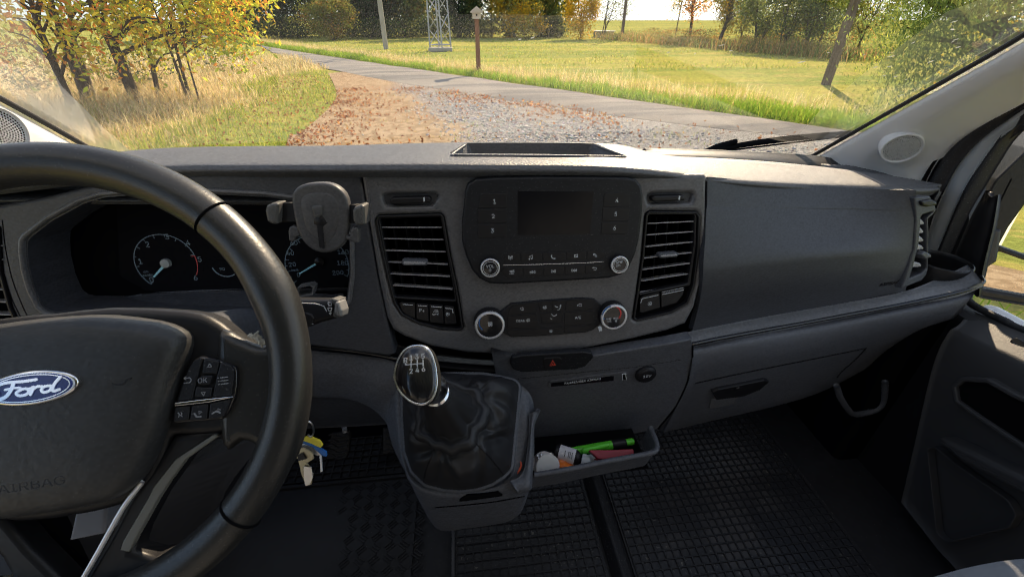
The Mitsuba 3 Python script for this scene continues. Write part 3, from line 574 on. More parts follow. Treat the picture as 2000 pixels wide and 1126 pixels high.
pm = pillar(AR, BR, 1); c, n = on_mesh(1759, 282, pm); n = unit(n + A([-.22, -.45, .10])); grille(c + n * .014, n, .0315, van)
c2, n2 = on_mesh(-14, 258, pillar(AL, BL, -1)); n2 = unit(n2 + A([.1, -.3, 0])); grille(c2 + n2 * .010, n2, .033, van)
# demister slots at the foot of the right pillar
for q in ([(1797, 357), (1814, 328), (1826, 309), (1831, 312), (1820, 330), (1806, 358)], [(1809, 358), (1823, 331), (1836, 309), (1851, 297), (1842, 316), (1822, 352)]):
    c, n = on_mesh(1822, 334, pm); pl = Plane(c + n * .003, n); part(van, 'demister_slot', pl.plate(pl.poly(q), -.003, .001), void_m, False)
# door frame bands round the right window, from the pillar outwards
def band(e1, e2, X1, X2, mat, name, lab=None, t=.012, bulge=0.0):
    a = [PX(*q, X1) for q in e1]; b = [PX(*q, X2) for q in e2]
    rows = [[p, p * .5 + q * .5 + A([-bulge, 0, 0]), q] for p, q in zip(a, b)]
    return part(van, name, surf(rows, 5, 4, t), mat, True, label=lab)
b0 = [(1775, 440), (1785, 400), (1812, 355), (1835, 317), (1866, 280), (1932, 233), (2002, 194), (2120, 128)]
b1 = [(1800, 500), (1824, 420), (1850, 362), (1876, 317), (1915, 274), (1966, 236), (2016, 203), (2120, 140)]
b2 = [(1825, 510), (1858, 425), (1887, 363), (1917, 317), (1952, 272), (1999, 238), (2040, 207), (2130, 155)]
b3 = [(1848, 515), (1893, 418), (1927, 361), (1954, 317), (1983, 273), (2020, 238), (2055, 212), (2140, 165)]
band(b0, b1, 0.970, 0.980, rubber_m, 'door_seal', bulge=.012); band(b1, b2, 0.985, 0.990, greymetal_m, 'door_aperture', 'grey painted metal of the right door opening', bulge=.004); band(b2, b3, 0.983, 1.003, rubber_m, 'window_seal', bulge=.01)
door = part(van, 'door', cat(wbox(1.03, 1.075, -.75, .62, .55, 1.19, .02)), paint_m, 30, label='right front door with a black inner card')
part(door, 'inner_slab', wbox(.965, 1.029, -.74, .70, .56, 1.185, .02), black_m, 30)
qp = Polygon([(.66, 1.15), (1.08, 1.15), (1.08, 1.335), (.94, 1.43), (.78, 1.44), (.70, 1.30)]); part(van, 'quarter_panel', Plane((1.075, 0, 0), (1, 0, 0)).plate(qp, -.04, 0), black_m, 30)
dcard = [[PX(1897, 606, 1.000), PX(1950, 626, 1.000), PX(2000, 645, 1.000), PX(2300, 760, 1.000)], [PX(1872, 634, 0.950), PX(1930, 660, 0.950), PX(2000, 690, 0.950), PX(2300, 830, 0.950)], [PX(1850, 652, 0.930), PX(1920, 684, 0.930), PX(2000, 722, 0.930), PX(2300, 880, 0.930)],
         [PX(1822, 715, 0.925), PX(1900, 760, 0.925), PX(2000, 820, 0.925), PX(2300, 1000, 0.925)], [PX(1790, 850, 0.930), PX(1860, 920, 0.930), PX(1950, 1010, 0.930), PX(2300, 1400, 0.930)], [PX(1760, 980, 0.930), PX(1830, 1070, 0.930), PX(1900, 1160, 0.930), PX(2150, 1600, 0.930)]]
part(door, 'inner_card', surf(dcard, 5, 6, .02), bs('mat_card', bump(pr((.035, .035, .038), .6), grain, .0004)), True)
dp = Plane((.913, 0, 1), (-1, 0, 0)); rc = dp.poly([(1878, 735), (1858, 750), (1864, 785), (1913, 820), (2010, 885), (2060, 880), (2060, 800), (1985, 768), (1930, 738)], r=.01)
part(door, 'pull_recess_rim', dp.plate(rc.difference(rc.buffer(-.009)), -.012, .003, .003), 'mat_card', 40); part(door, 'pull_recess', dp.plate(rc.buffer(-.009), -.012, -.004), void_m, False)
ar = dp.poly([(1838, 846), (1900, 872), (2010, 925), (2060, 950), (2060, 985), (2000, 955), (1890, 898)], r=.004); part(door, 'armrest', dp.plate(ar, -.02, .02, .009), 'mat_card', 40)
pk = dp.poly([(1810, 856), (1870, 905), (1972, 975), (1990, 1005), (1975, 1030), (1850, 1060), (1830, 1040)], r=.015); part(door, 'pocket_rim', dp.plate(pk.difference(pk.buffer(-.003)), -.012, .004, .001), 'mat_card', 40)
sw = dp.poly([(1990, 678), (2030, 690), (2030, 712), (1990, 690)], r=.003); sp_ = Plane(PX(2000, 683, 0.965), (-.6, 0, .8)); part(door, 'lock_button', sp_.plate(sp_.rect(2008, 682, .05, .014, .005), -.01, .006, .002), gloss_m, 40)
part(door, 'window_pane', (A([[1.007, .70, 1.18], [1.007, -.75, 1.18], [1.007, -.75, 2.0], [1.007, -.02, 2.0], [1.007, .25, 1.72], [1.007, .5, 1.5]]), A([[0, 1, 2], [0, 2, 3], [0, 3, 4], [0, 4, 5]])), 'mat_glass', False)
part(door, 'window_sill_seal', tube([PX(1846, 545, 1.000), PX(1880, 575, 1.000), PX(1899, 594, 1.000), PX(1930, 611, 1.000), PX(1966, 628, 1.000), PX(2003, 646, 1.000), PX(2300, 757, 1.000)], .007, 8, k=5), rubber_m, True)
part(door, 'mirror_sail', surf([[PX(1925, 372, 1.013), PX(1893, 430, 1.013), PX(1860, 510, 1.013), PX(1852, 545, 1.013)], [PX(1932, 385, 1.010), PX(1915, 440, 1.010), PX(1895, 500, 1.010), PX(1885, 560, 1.010)], [PX(1950, 380, 1.013), PX(1940, 440, 1.013), PX(1925, 500, 1.013), PX(1908, 580, 1.013)]], 3, 3, .012), black_m, True)
# shell round the cabin
part(van, 'floor', cat(wbox(-.86, 1.065, -1.0, 1.15, .64, .722)), rubber_m, False); part(van, 'bulkhead', cat(wbox(-.86, 1.065, -1.05, -1.0, .6, 2.3)), seat_m, False)
fw = [[A([x, y, z]) for x in (-.86, -.3, .3, .97)] for y, z in ((.80, .722), (.98, .80), (1.08, 1.0), (1.1, 1.33))]; part(van, 'firewall', surf(fw, 4, 4, .02), void_m, True)
part(van, 'roof', cat(wbox(-.88, 1.05, -1.05, -.02, 2.22, 2.28, .02)), lining_m, False, label='pale roof lining'); part(van, 'header_rail', cat(wbox(-.80, .90, -.10, .06, 2.10, 2.22, .02)), trim_m, False)
part(van, 'door_left', cat(wbox(-.86, -.78, -1.0, 1.0, .6, 1.22, .02), wbox(-.86, -.79, -1.0, -.5, 1.22, 2.22)), seat_m, False); part(van, 'window_left', (A([[-.83, .9, 1.2], [-.83, -.5, 1.2], [-.83, -.5, 2.2], [-.83, -.02, 2.2]]), A([[0, 1, 2], [0, 2, 3]])), 'mat_glass', False)
part(van, 'door_post', cat(wbox(.975, 1.065, -1.0, -.72, .6, 2.22)), lining_m, False)
part(van, 'kick_panel', wbox(.905, .995, .60, 1.12, .7, 1.20, .02), void_m, False); part(van, 'kick_panel', wbox(-.80, -.74, .5, 1.1, .7, 1.2, .02), void_m, False)
hood = [[A([x, y, z - .04 * ((x - .085) / .8) ** 2]) for x in np.linspace(-.86, 1.03, 7)] for y, z in ((1.10, 1.33), (1.45, 1.24), (1.8, 1.10), (2.0, .95), (2.05, .5))]; part(van, 'bonnet', surf(hood, 3, 4, .01), paint_m, True)
part(van, 'cowl', cat(wbox(-.84, .96, 1.02, 1.12, 1.28, 1.335, .01)), black_m, False)
part(van, 'flank', wbox(1.03, 1.08, -4.0, -.76, .45, 1.20, .02), paint_m, 30); part(van, 'flank', wbox(1.03, 1.08, .63, 1.9, .5, 1.15, .02), paint_m, 30); part(van, 'side_window', wbox(1.035, 1.076, -4.0, -.78, 1.203, 2.0), screen_m, False); part(van, 'roof_edge', wbox(1.0, 1.08, -4.0, -.76, 2.003, 2.28, .02), paint_m, 30); part(door, 'outside_handle', cat(wbox(1.08, 1.105, -.66, -.44, 1.08, 1.12, .01)), black_m, 30)
# wiper lying on the glass
wiper_m = bs('mat_wiper', two({'type': 'diffuse', 'reflectance': {'type': 'rgb', 'value': [.010, .010, .011]}}))
wk = thing('wiper', 'black wiper blade resting low on the right of the windscreen', 'wiper'); n_ = A([0, .648, .762])
w1, w2 = on_ws(1400, 291, -.012), on_ws(1650, 261, -.010); part(wk, 'blade', tube([w1, w1 * .66 + w2 * .34 + n_ * .004, w1 * .33 + w2 * .67 + n_ * .004, w2], [.006, .007, .007, .006], 8, k=4), wiper_m, True)
part(wk, 'blade_tip', hullspheres([on_ws(1642, 262, -.012), on_ws(1664, 260, -.011)], [.0075, .0065]), wiper_m, True); part(wk, 'rubber_lip', tube([w1 - n_ * .007, w2 - n_ * .006], .002, 6), wiper_m, True)
part(wk, 'arm', cat(hullspheres([on_ws(1436, 276, -.020), on_ws(1400, 287, -.018)], [.006, .008]), hullspheres([on_ws(1400, 287, -.018), on_ws(1372, 297, -.012)], [.008, .005]), hullspheres([on_ws(1372, 297, -.012), on_ws(1330, 312, -.01)], [.006, .008])), wiper_m, True)
# door mirror
mk = thing('door_mirror', 'black door mirror outside the right window reflecting the white van side', 'mirror')
mc = PX(2010, 480, 1.22); mn = unit(A([-.485, -.868, .085])); mp = Plane(mc, mn)
ho = mp.poly([(1902, 576), (1914, 520), (1884, 505), (1888, 436), (1938, 348), (2000, 288), (2100, 215), (2250, 260), (2255, 600), (2120, 612), (2000, 593)], r=.012)
up_ = mp.poly([(1946, 477), (1966, 440), (2002, 390), (2100, 300), (2225, 330), (2222, 505), (2100, 510), (2000, 496)], r=.006); lo_ = mp.poly([(1917, 560), (1930, 503), (1946, 488), (2000, 507), (2100, 522), (2222, 518), (2222, 575), (2120, 590), (2000, 575)], r=.006)
part(mk, 'housing', mp.plate(ho.difference(up_.union(lo_)), -.06, .012, .006), black_m, 40); part(mk, 'backing', mp.plate(ho.buffer(-.004), -.08, -.012), black_m, 40)
part(mk, 'glass', mp.plate(up_.buffer(.002), -.010, -.002), mirror_m, False, label='large upper mirror glass'); part(mk, 'glass', mp.plate(lo_.buffer(.002), -.010, -.001), mirror_m, False, label='wide angle lower mirror glass')
ab_ = mp.poly([(1868, 505), (1884, 436), (1940, 440), (1932, 500), (1914, 512)], r=.003); part(mk, 'arm', mp.plate(ab_, -.05, .035, .006), bs('mat_armtop', two(pr((.030, .031, .034), .5))), 45, label='boxy mirror arm')
for q_ in (ho,): part(mk, 'housing_edge', mp.plate(q_.difference(q_.buffer(-.006)), .006, .016, .003), rubber_m, 45)
part(mk, 'fold_line', mp.plate(mp.line([(1975, 350), (1950, 400), (1938, 432)], .0025, .012), .010, .0125), void_m, False)

dk = thing('driver_seat', 'grey driver seat out of view behind the camera, added to bounce light onto the dash', 'seat'); part(dk, 'seat_back', wbox(-.62, -.10, -.86, -.70, 1.0, 1.85, .05), seat_m, 40); part(dk, 'seat_base', wbox(-.62, -.10, -.80, -.16, .72, 1.10, .05), seat_m, 40)  # out of view, put in to bounce sunlight onto the dashboard
# passenger seat corner at the lower right
sk = thing('passenger_seat', 'light grey corner of the passenger seat cushion at the lower right', 'seat'); s0 = PZ(1900, 1120, 1.12)
part(sk, 'seat_back', wbox(.22, .92, -.86, -.70, 1.0, 1.85, .05), seat_m, 40); part(sk, 'seat_base', wbox(.20, .92, -.80, -.12, .72, 1.08, .05), seat_m, 40)  # unseen back and base, added for the same bounced light
part(sk, 'cushion', surf([[PZ(1790, 1140, 1.06), PZ(1900, 1112, 1.06), PZ(2010, 1097, 1.06), PZ(2200, 1090, 1.06)], [PZ(1800, 1150, 1.07), PZ(1905, 1122, 1.075), PZ(2010, 1107, 1.075), PZ(2200, 1100, 1.07)], [PZ(1820, 1400, 1.07), PZ(1950, 1400, 1.09), PZ(2050, 1400, 1.09), PZ(2200, 1400, 1.07)]], 4, 4, .08), seat_m, True)
# ------------------------------------------------------------------ dashboard
dash = thing('dashboard', 'dark grey van dashboard with a sunlit padded top below the windscreen', 'dashboard')
# padded top: columns left to right; each (px of lip line, Y) then rows from under the lip, over the crest and down to the glass
st = [(-140, 396, 384, 352, .60, .70), (60, 372, 352, 322, .61, .72), (200, 356, 334, 300, .62, .73), (330, 347, 322, 289, .62, .735), (480, 345, 320.5, 286, .615, .735), (640, 345, 320, 285, .61, .735), (800, 345, 319, 280.5, .605, .735), (880, 345, 319, 279, .605, .735), (1000, 345, 320, 278, .605, .735), (1120, 346, 321, 279, .605, .735), (1210, 348, 324.5, 283, .607, .735),
      (1300, 353, 333, 303, .615, .735), (1400, 362, 346, 309, .63, .76), (1500, 371, 354, 315.5, .65, .80), (1600, 378, 359, 325, .675, .82), (1690, 382, 362, 336, .69, .80), (1760, 384, 363.5, 346, .70, .765), (1806, 382, 364, 354, .715, .75), (1836, 374, 365, 360, .725, .74)]
padg = []
for px, yu, yl_, yc, Yl, Yc in st:
    lip, cr = P(px, yl_, Yl), P(px, yc, Yc); un = P(px, yu, Yl + .014); x = lip[0]
    base_y = max(WS(x, .925)[1] - .02, Yc + .02); z2 = WS(x, .925)[2] - .015
    padg.append([un + A([0, .05, -.002]), un, P(px, yu * .93 + yl_ * .07, Yl + .003), P(px, yu * .6 + yl_ * .4, Yl - .006), P(px, yu * .25 + yl_ * .75, Yl - .004), lip + A([0, .003, 0.0]), lip * .75 + cr * .25 + A([0, 0, .0012]), lip * .4 + cr * .6 + A([0, 0, .0015]), cr, cr + A([0, .05, -.014]), A([x, (Yc + .05 + base_y) / 2 + .02, cr[2] * .5 + z2 * .5 - .012]), A([x, base_y, min(z2, cr[2] - .045)])])
pg = A(padg); pg = crom(pg, 5); pg = crom(pg.transpose(1, 0, 2), 5)
low = np.stack([pg[:, -1] + A([0, 0, -.03]), np.stack([pg[:, 0, 0], pg[:, 0, 1] + .02, pg[:, 0, 2] - np.where(abs(pg[:, 0, 0] - .08) < .22, .075, .008)], 1)], 1)
loop_ = np.concatenate([pg, low], 1); nl, nk_ = loop_.shape[:2]; lv_, lf_ = gridmesh(loop_, False, True); lf_ = np.vstack([lf_[:, [0, 1, 2]], lf_[:, [0, 2, 3]]])
for e_ in (0, nl - 1):
    t_ = A(manifold3d.triangulate([loop_[e_][:, 1:][::-1] if False else (lambda r: r if Polygon(r).exterior.is_ccw else r[::-1])(loop_[e_][:, 1:])]), int)
    if not Polygon(loop_[e_][:, 1:]).exterior.is_ccw: t_ = nk_ - 1 - t_
    lf_ = np.vstack([lf_, t_ + e_ * nk_])
padsolid = solid((lv_, lf_))
bt = [P(884, 305.5, .66), P(912, 280, .728), P(1160, 280.5, .728), P(1220, 307.5, .655)]; bb = [P(884, 305.5, .66) + A([.036, .012, 0]), P(912, 281, .728) + A([.022, -.006, 0]), P(1160, 281, .728) + A([-.022, -.006, 0]), P(1220, 307, .655) + A([-.045, .012, 0])]
zb = min(p[2] for p in bt) - .042
cut = manifold3d.Manifold.batch_hull([manifold3d.Manifold.sphere(.004, 8).translate((p[0], p[1], p[2] + .006 + (.02 if k else 0))) for p in bt for k in (0, 1)] + [manifold3d.Manifold.sphere(.004, 8).translate((p[0], p[1], zb)) for p in bb])
padm = padsolid - cut
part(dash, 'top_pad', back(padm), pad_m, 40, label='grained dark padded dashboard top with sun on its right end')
# rim and floor of the tray in the pad
def on_pad(px, py): return on_mesh(px, py, gridmesh(pg))[0]
rim = [on_pad(px, py) + A([0, 0, .0008]) for px, py in [(890, 304.8), (1000, 305.3), (1100, 306), (1212, 307)]]
rimL = [on_pad(882, 303.5), on_pad(895, 293), on_pad(909, 283)]; rimR = [on_pad(1221, 305.5), on_pad(1195, 296), on_pad(1163, 284)]
for q in (rim, rimL[::-1] + rim[:1], rim[-1:] + rimR): part(dash, 'tray_rim', tube(A(q), .0022, 8, k=4), lower_m, True)
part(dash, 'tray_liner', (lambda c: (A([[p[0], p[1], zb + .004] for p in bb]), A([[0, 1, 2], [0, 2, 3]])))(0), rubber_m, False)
# dark demister cowl behind the right half of the pad
cl = []
for px, ya_, yb_, Y in ((1262, 296, 294, .80), (1330, 299.5, 294.5, .82), (1420, 304.5, 297, .85), (1520, 313, 302, .88), (1610, 322, 309, .89), (1655, 330, 320, .88), (1684, 336, 333, .85)):
    a, b = P(px, ya_ + 6, Y - .02), P(px, yb_, Y + .015); cl.append([a + A([0, -.01, -.02]), a, b, b + A([0, .012, .0005]), b + A([0, .05, -.02])])
part(dash, 'demister_cowl', surf([[A(p) for p in r] for r in cl], 4, 4, .004), black_m, True, label='dark demister lip behind the right half of the pad')
# --- the upright face: one tilted plane for the centre and the left
CP = Plane(P(1080, 520, .585), (0, -math.cos(math.radians(12)), math.sin(math.radians(12))))
def c5(*q): return [(700 + x * .35533, 330 + y * .35533) for x, y in q]
def c4(*q): return [(x * .35533, 350 + y * .35533) for x, y in q]
def c2(*q): return [(x / 5.3625, 430 + y / 5.3625) for x, y in q]
centre = CP.poly([(705, 338), (721, 437), (739, 543), (756, 622), (768, 645), (790, 658), (842, 677), (913, 689.5), (1002, 693.5), (1126, 684.5), (1233, 663), (1304, 646), (1340, 632), (1357, 600), (1371, 545), (1378, 480), (1381, 350), (1380, 340)], r=.004)
ventL = CP.poly(c5((95, 285), (110, 255), (455, 245), (470, 265), (500, 450), (542, 650), (577, 872), (560, 886), (450, 880), (330, 850), (235, 800), (195, 735), (160, 600), (122, 430)), r=.0035)
ventR = CP.poly(c5((1580, 250), (1600, 232), (1860, 235), (1878, 262), (1872, 450), (1847, 640), (1810, 740), (1720, 790), (1530, 835), (1510, 820), (1532, 680), (1560, 480)), r=.0035)
wheelL = CP.poly(c5((135, 150), (165, 137), (420, 135), (440, 150), (400, 200), (150, 200)), r=.002); wheelR = CP.poly(c5((1592, 147), (1610, 135), (1830, 132), (1843, 145), (1830, 185), (1600, 188)), r=.002)
part(dash, 'centre_panel', CP.plate(centre.difference(shapely.union_all([ventL, ventR, wheelL, wheelR])), -.035, 0, .007, 5), centre_m, 50, label='satin grey centre panel round the radio and the vents')
opening = CP.poly(c2((265, 220), (262, 330), (280, 500), (340, 720), (430, 905), (500, 955)) + [(110, 612), (300, 614), (560, 614), (655, 612), (678, 585), (684, 540), (683, 470), (655, 420), (600, 394), (520, 383), (420, 378), (256, 379)] + [(200, 384), (160, 396), (99, 429), (56, 462)], d=-.004, r=.006)
lvent = CP.poly([(-120, 440), (-2, 440), (3, 530), (22, 600), (36, 630), (-60, 650), (-140, 640)], d=-.004, r=.004)
left = CP.poly([(-200, 420), (0, 400), (90, 384), (170, 364), (256, 352), (400, 338), (704, 338), (721, 437), (739, 543), (757, 625), (772, 690), (760, 696), (610, 676), (300, 690), (-60, 700), (-220, 690)], d=-.004)
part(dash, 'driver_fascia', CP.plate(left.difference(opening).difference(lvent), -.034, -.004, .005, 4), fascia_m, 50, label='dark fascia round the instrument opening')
part(dash, 'binnacle_hood', CP.m(prism(opening.buffer(.004).difference(opening.buffer(-.0015)), -.075, -.006)), fascia_m, 40)
part(dash, 'binnacle_lip', CP.plate(opening.buffer(.007).difference(opening.buffer(.0005)), -.008, .0, .0035), centre_m, 50)
part(dash, 'fascia_seam', cat(CP.plate(CP.line(c2((25, 0), (60, 300), (130, 620), (230, 880), (300, 1030)), .0011, -.004, 4), -.006, -.0036), CP.plate(CP.line(c2((0, 380), (40, 580), (110, 790), (230, 1040)), .0011, -.004, 4), -.006, -.0036)), void_m, False)
# lower sill of the instrument opening
part(dash, 'binnacle_sill', surf([[(90, 616, .60), (300, 612, .595), (500, 610, .595), (690, 614, .60)], [(150, 604, .62), (300, 594, .62), (500, 588, .62), (680, 596, .62)], [(200, 590, .645), (300, 571, .65), (500, 564, .65), (670, 572, .65)]], 4, 5, .01), fascia_m, True)
# --- glovebox side: airbag panel
shF = [(1060, 708, .557), (1180, 699, .556), (1300, 680, .557), (1366, 666, .558), (1505, 641, .572), (1655, 612, .578), (1790, 587, .572), (1870, 570, .568), (1919, 550, .566)]
shB = [(1060, 700), (1180, 684), (1300, 661), (1352, 646), (1500, 617), (1650, 591), (1769, 568), (1850, 535), (1890, 517)]
SF = [P(*q) for q in shF]; SB = [PZ(x, y, q[2] + .004) for (x, y), q in zip(shB, SF)]; SM = [a_ * .5 + b_ * .5 + A([0, 0, .001]) for a_, b_ in zip(SF, SB)]
SF = [q + A([0, 0, -.001]) for q in SF]
EV = Plane(P(1800, 470, .615), unit(A([.20, -.94, .24])))
ev = lambda x, y: EV.at(x, y, -.003)
ab = [[(1382, 345, .622), (1500, 356, .652), (1650, 366, .672), ev(1790, 372)], [(1381, 400, .608), (1500, 402, .632), (1650, 404, .65), ev(1787, 409)], [(1380, 410, .604), (1500, 411, .628), (1650, 412, .647), ev(1786, 416)], [(1377, 470, .585), (1500, 462, .604), (1650, 455, .622), ev(1784, 450)], [(1374, 514, .572), (1500, 501, .586), (1650, 490, .599), ev(1782, 482)],
      [(1373, 541, .568), (1500, 527, .582), (1650, 514, .596), ev(1781, 503)], [(1367, 588, .571), (1500, 568, .585), (1650, 548, .597), ev(1777, 530)], [SB[3] + A([.0, 0, -.002]), SB[4] + A([0, 0, -.002]), SB[5] + A([0, 0, -.002]), SB[6] + A([0, 0, -.002])]]
abg = A([[q if isinstance(q, np.ndarray) else P(*q) for q in r] for r in ab]); abg = crom(abg, 4); abg = crom(abg.transpose(1, 0, 2), 8); abm = slab(abg, .012)
part(dash, 'airbag_panel', abm, fascia_m, 30, label='large passenger airbag panel with a crease across its middle')
def stick(mesh, px, py): c, n = on_mesh(px, py, mesh); return Plane(c, n)
ap = stick(abm, 1742, 553); part(dash, 'airbag_lettering', ap.text('AIRBAG', 1738, 553, .0070, .0002, .0006, math.radians(6), sx=1.1), black_m, False)
# shelf under it, its edge strip and the cup ring
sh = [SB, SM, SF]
part(dash, 'shelf', surf(sh, 6, 5, .010), bs('mat_shelf_lit', bump(pr(dusty((.15, .155, .165), .3), .36), grain, .0005)), True, label='narrow shelf under the airbag panel rising to the right')  # same plastic as the lower dash, its colour lightened to stand for skylight
E1 = [P(*q) for q in [(1060, 709, .556), (1158, 701.5, .555), (1300, 682, .555), (1400, 661.5, .560), (1550, 634, .576), (1700, 606, .577), (1830, 580, .571), (1895, 564, .568), (1920, 551, .574), (1916, 540, .60)]]
part(dash, 'edge_strip', tube(E1, .0035, 8, k=6), gloss_m, True, label='thin gloss black strip along the shelf edge')
part(dash, 'edge_strip', tube([P(*q) for q in [(540, 672, .575), (610, 677, .573), (700, 686, .570), (770, 699, .566), (800, 708, .562)]], .0035, 8, k=6), gloss_m, True, label='gloss strip left of the gear lever')
part(dash, 'under_panel_gap', surf([[(760, 668, .592), (850, 690, .588), (1000, 702, .585), (1160, 690, .588), (1300, 655, .60)], [(760, 690, .572), (850, 706, .565), (1000, 716, .56), (1160, 706, .56), (1300, 686, .562)]], 4, 5, .01), black_m, True)
cz = SB[7][2] + .018; cc = PZ(1840, 508, cz)
part(dash, 'cup_holder', lathe(cc, (0, 0, 1), [(.046, -.050), (.049, -.040), (.0495, -.012), (.0495, -.003), (.0485, 0), (.0465, .001), (.0445, -.001), (.0435, -.006), (.042, -.045), (0, -.045)], 48), black_m, 50, label='black cup ring on the shelf by the right door')
# lower passenger bolster and glovebox lid
lo = [[(1352, 676, .563), (1450, 656, .568), (1550, 638, .580), (1650, 619, .583), (1750, 600, .580), (1830, 584, .575), (1905, 567, .570)], [(1353, 690, .548), (1450, 672, .553), (1550, 654, .565), (1650, 635, .568), (1750, 614, .565), (1825, 599, .562), (1895, 582, .558)], [(1350, 720, .545), (1450, 701, .550), (1550, 683, .560), (1650, 662, .566), (1745, 640, .566), (1815, 622, .564), (1878, 606, .562)],
      [(1342, 748, .556), (1445, 728, .561), (1545, 708, .57), (1640, 688, .582), (1735, 662, .595), (1800, 642, .603), (1858, 626, .61)], [(1320, 796, .585), (1425, 776, .588), (1525, 752, .596), (1620, 722, .610), (1715, 690, .63), (1785, 664, .64), (1835, 645, .645)], [(1296, 842, .61), (1400, 817, .615), (1510, 792, .622), (1605, 763, .635), (1706, 712, .655), (1775, 678, .665), (1815, 660, .67)], [(1290, 842, .66), (1400, 815, .66), (1510, 788, .67), (1605, 758, .68), (1706, 706, .69), (1775, 672, .70), (1812, 654, .70)]]
log = A([[P(*q) for q in r] for r in lo]); log = crom(log, 5); log = crom(log.transpose(1, 0, 2), 5); lom = slab(log, .012)
part(dash, 'lower_bolster', lom, lower_m, True, label='rounded lower dashboard bolster with the glovebox lid')
def seam(mesh, pts, w=.0012, lift=.0006, k=4, name='panel_seam', m=void_m):
    q = crom(A(pts, float), k); p = [on_mesh(x, y, mesh)[0] for x, y in q]; return part(dash, name, tube(A(p) + (EYE - A(p)) * lift, w, 6), m, True)
seam(lom, [(1338, 752), (1440, 730), (1540, 710), (1640, 690), (1692, 679)]); seam(lom, [(1692, 679), (1670, 702), (1645, 724), (1635, 736)])
hp = stick(lom, 1440, 765); gh = thing  # glovebox handle parts belong to the lid
part(dash, 'glovebox_handle', hp.plate(hp.poly([(1388, 760), (1396, 775), (1450, 768), (1482, 755), (1499, 740), (1490, 737), (1400, 755)], r=.0015), -.004, .007, .002), black_m, 45, label='glovebox catch')
part(dash, 'glovebox_lock', lathe(hp.at(1440, 757, .007), hp.n, [(.006, -.002), (.006, .002), (.005, .003), (.0035, .0025), (0, .001)], 20), gloss_m, 40)
part(dash, 'handle_recess', hp.plate(hp.poly([(1384, 797), (1389, 778), (1442, 771), (1434, 788)], r=.001), -.003, .0015, .001), centre_m, 45)
lp_ = [(1634, 752), (1641, 775), (1655, 797), (1668, 808), (1690, 806), (1714, 798), (1726, 780), (1729, 745)]; part(dash, 'bottle_holder_loop', tube([P(x, y, .60) for x, y in lp_], .0065, 10, k=6), lower_m, True, label='hanging loop of the bottle holder under the glovebox')
# lower centre panel
LC = Plane(P(1150, 760, .553), (0, -.995, -.09)); lcp = LC.poly([(960, 690), (1060, 705), (1160, 694), (1300, 672), (1352, 662), (1353, 700), (1342, 750), (1322, 792), (1284, 838), (1160, 862), (1040, 872), (1000, 880)])
part(dash, 'lower_centre_panel', LC.plate(lcp, -.02, 0, .003), lower_m, 45, label='lower centre panel with the hazard switch and socket')
part(dash, 'panel_seam', LC.plate(LC.line([(1353, 676), (1351, 712), (1340, 752), (1318, 796), (1286, 836)], .0022, 0, 4), -.004, .0012), void_m, False)
part(dash, 'panel_seam', LC.plate(LC.line([(1005, 740), (1160, 724), (1240, 716), (1330, 702)], .0008, 0, 4), -.004, .0002), void_m, False)
hz = LC.poly(c5((832, 1062), (845, 1032), (900, 1020), (1240, 1000), (1282, 1008), (1292, 1030), (1245, 1080), (1195, 1096), (900, 1112), (850, 1096)), d=.004, r=.004); part(dash, 'switch_strip', LC.plate(hz, -.002, .006, .002), radio_m, 45, label='black strip with the hazard switch')
hb = LC.poly(c5((1016, 1040), (1030, 1034), (1105, 1030), (1117, 1040), (1110, 1088), (1022, 1095)), d=.006, r=.001); part(dash, 'hazard_switch', LC.plate(hb, .004, .0078, .001), black_m, 45)
tr = LC.poly(c5((1068, 1046), (1086, 1078), (1050, 1080)), d=.008); part(dash, 'hazard_triangle', LC.plate(tr.difference(tr.buffer(-.0016)).union(tr.buffer(-.0028)), .007, .0083), bs('mat_hazard', two(pr((.45, .05, .03), .5))), False)
aw = LC.poly([(1070, 748), (1075, 742), (1222, 724), (1227, 729), (1227, 738), (1220, 742), (1078, 758), (1070, 754)], r=.001); part(dash, 'airbag_lamp_frame', LC.plate(aw, -.002, .0016, .0012), lower_m, 45)
aw2 = LC.poly([(1076, 746), (1198, 732), (1198, 741), (1076, 753)]); part(dash, 'airbag_lamp_window', LC.plate(aw2, .0, .0022), screen_m, False); part(dash, 'airbag_lamp_lettering', LC.text('PASSENGER AIRBAG', 1138, 743.5, .0052, .0024, .0003, math.radians(4.5), sx=.95), light_m, False)
us = LC.poly([(1214, 728), (1222, 727), (1223, 739), (1215, 740)]); part(dash, 'usb_socket', LC.plate(us, 0, .0024), light_m, False); part(dash, 'usb_slot', LC.plate(us.buffer(-.0014), .001, .0030), void_m, False)
so = LC.at(1260, 728, 0); part(dash, 'power_socket', lathe(so, LC.n, [(.0195, -.003), (.0195, .004), (.0185, .006), (.0165, .007), (.016, .0085), (.014, .0095), (0, .010)], 40), black_m, 40, label='round black 12 volt socket cap'); part(dash, 'socket_lettering', LC.text('12V', 1264, 734, .0058, .0102, .0004, math.radians(3)), light_m, False)
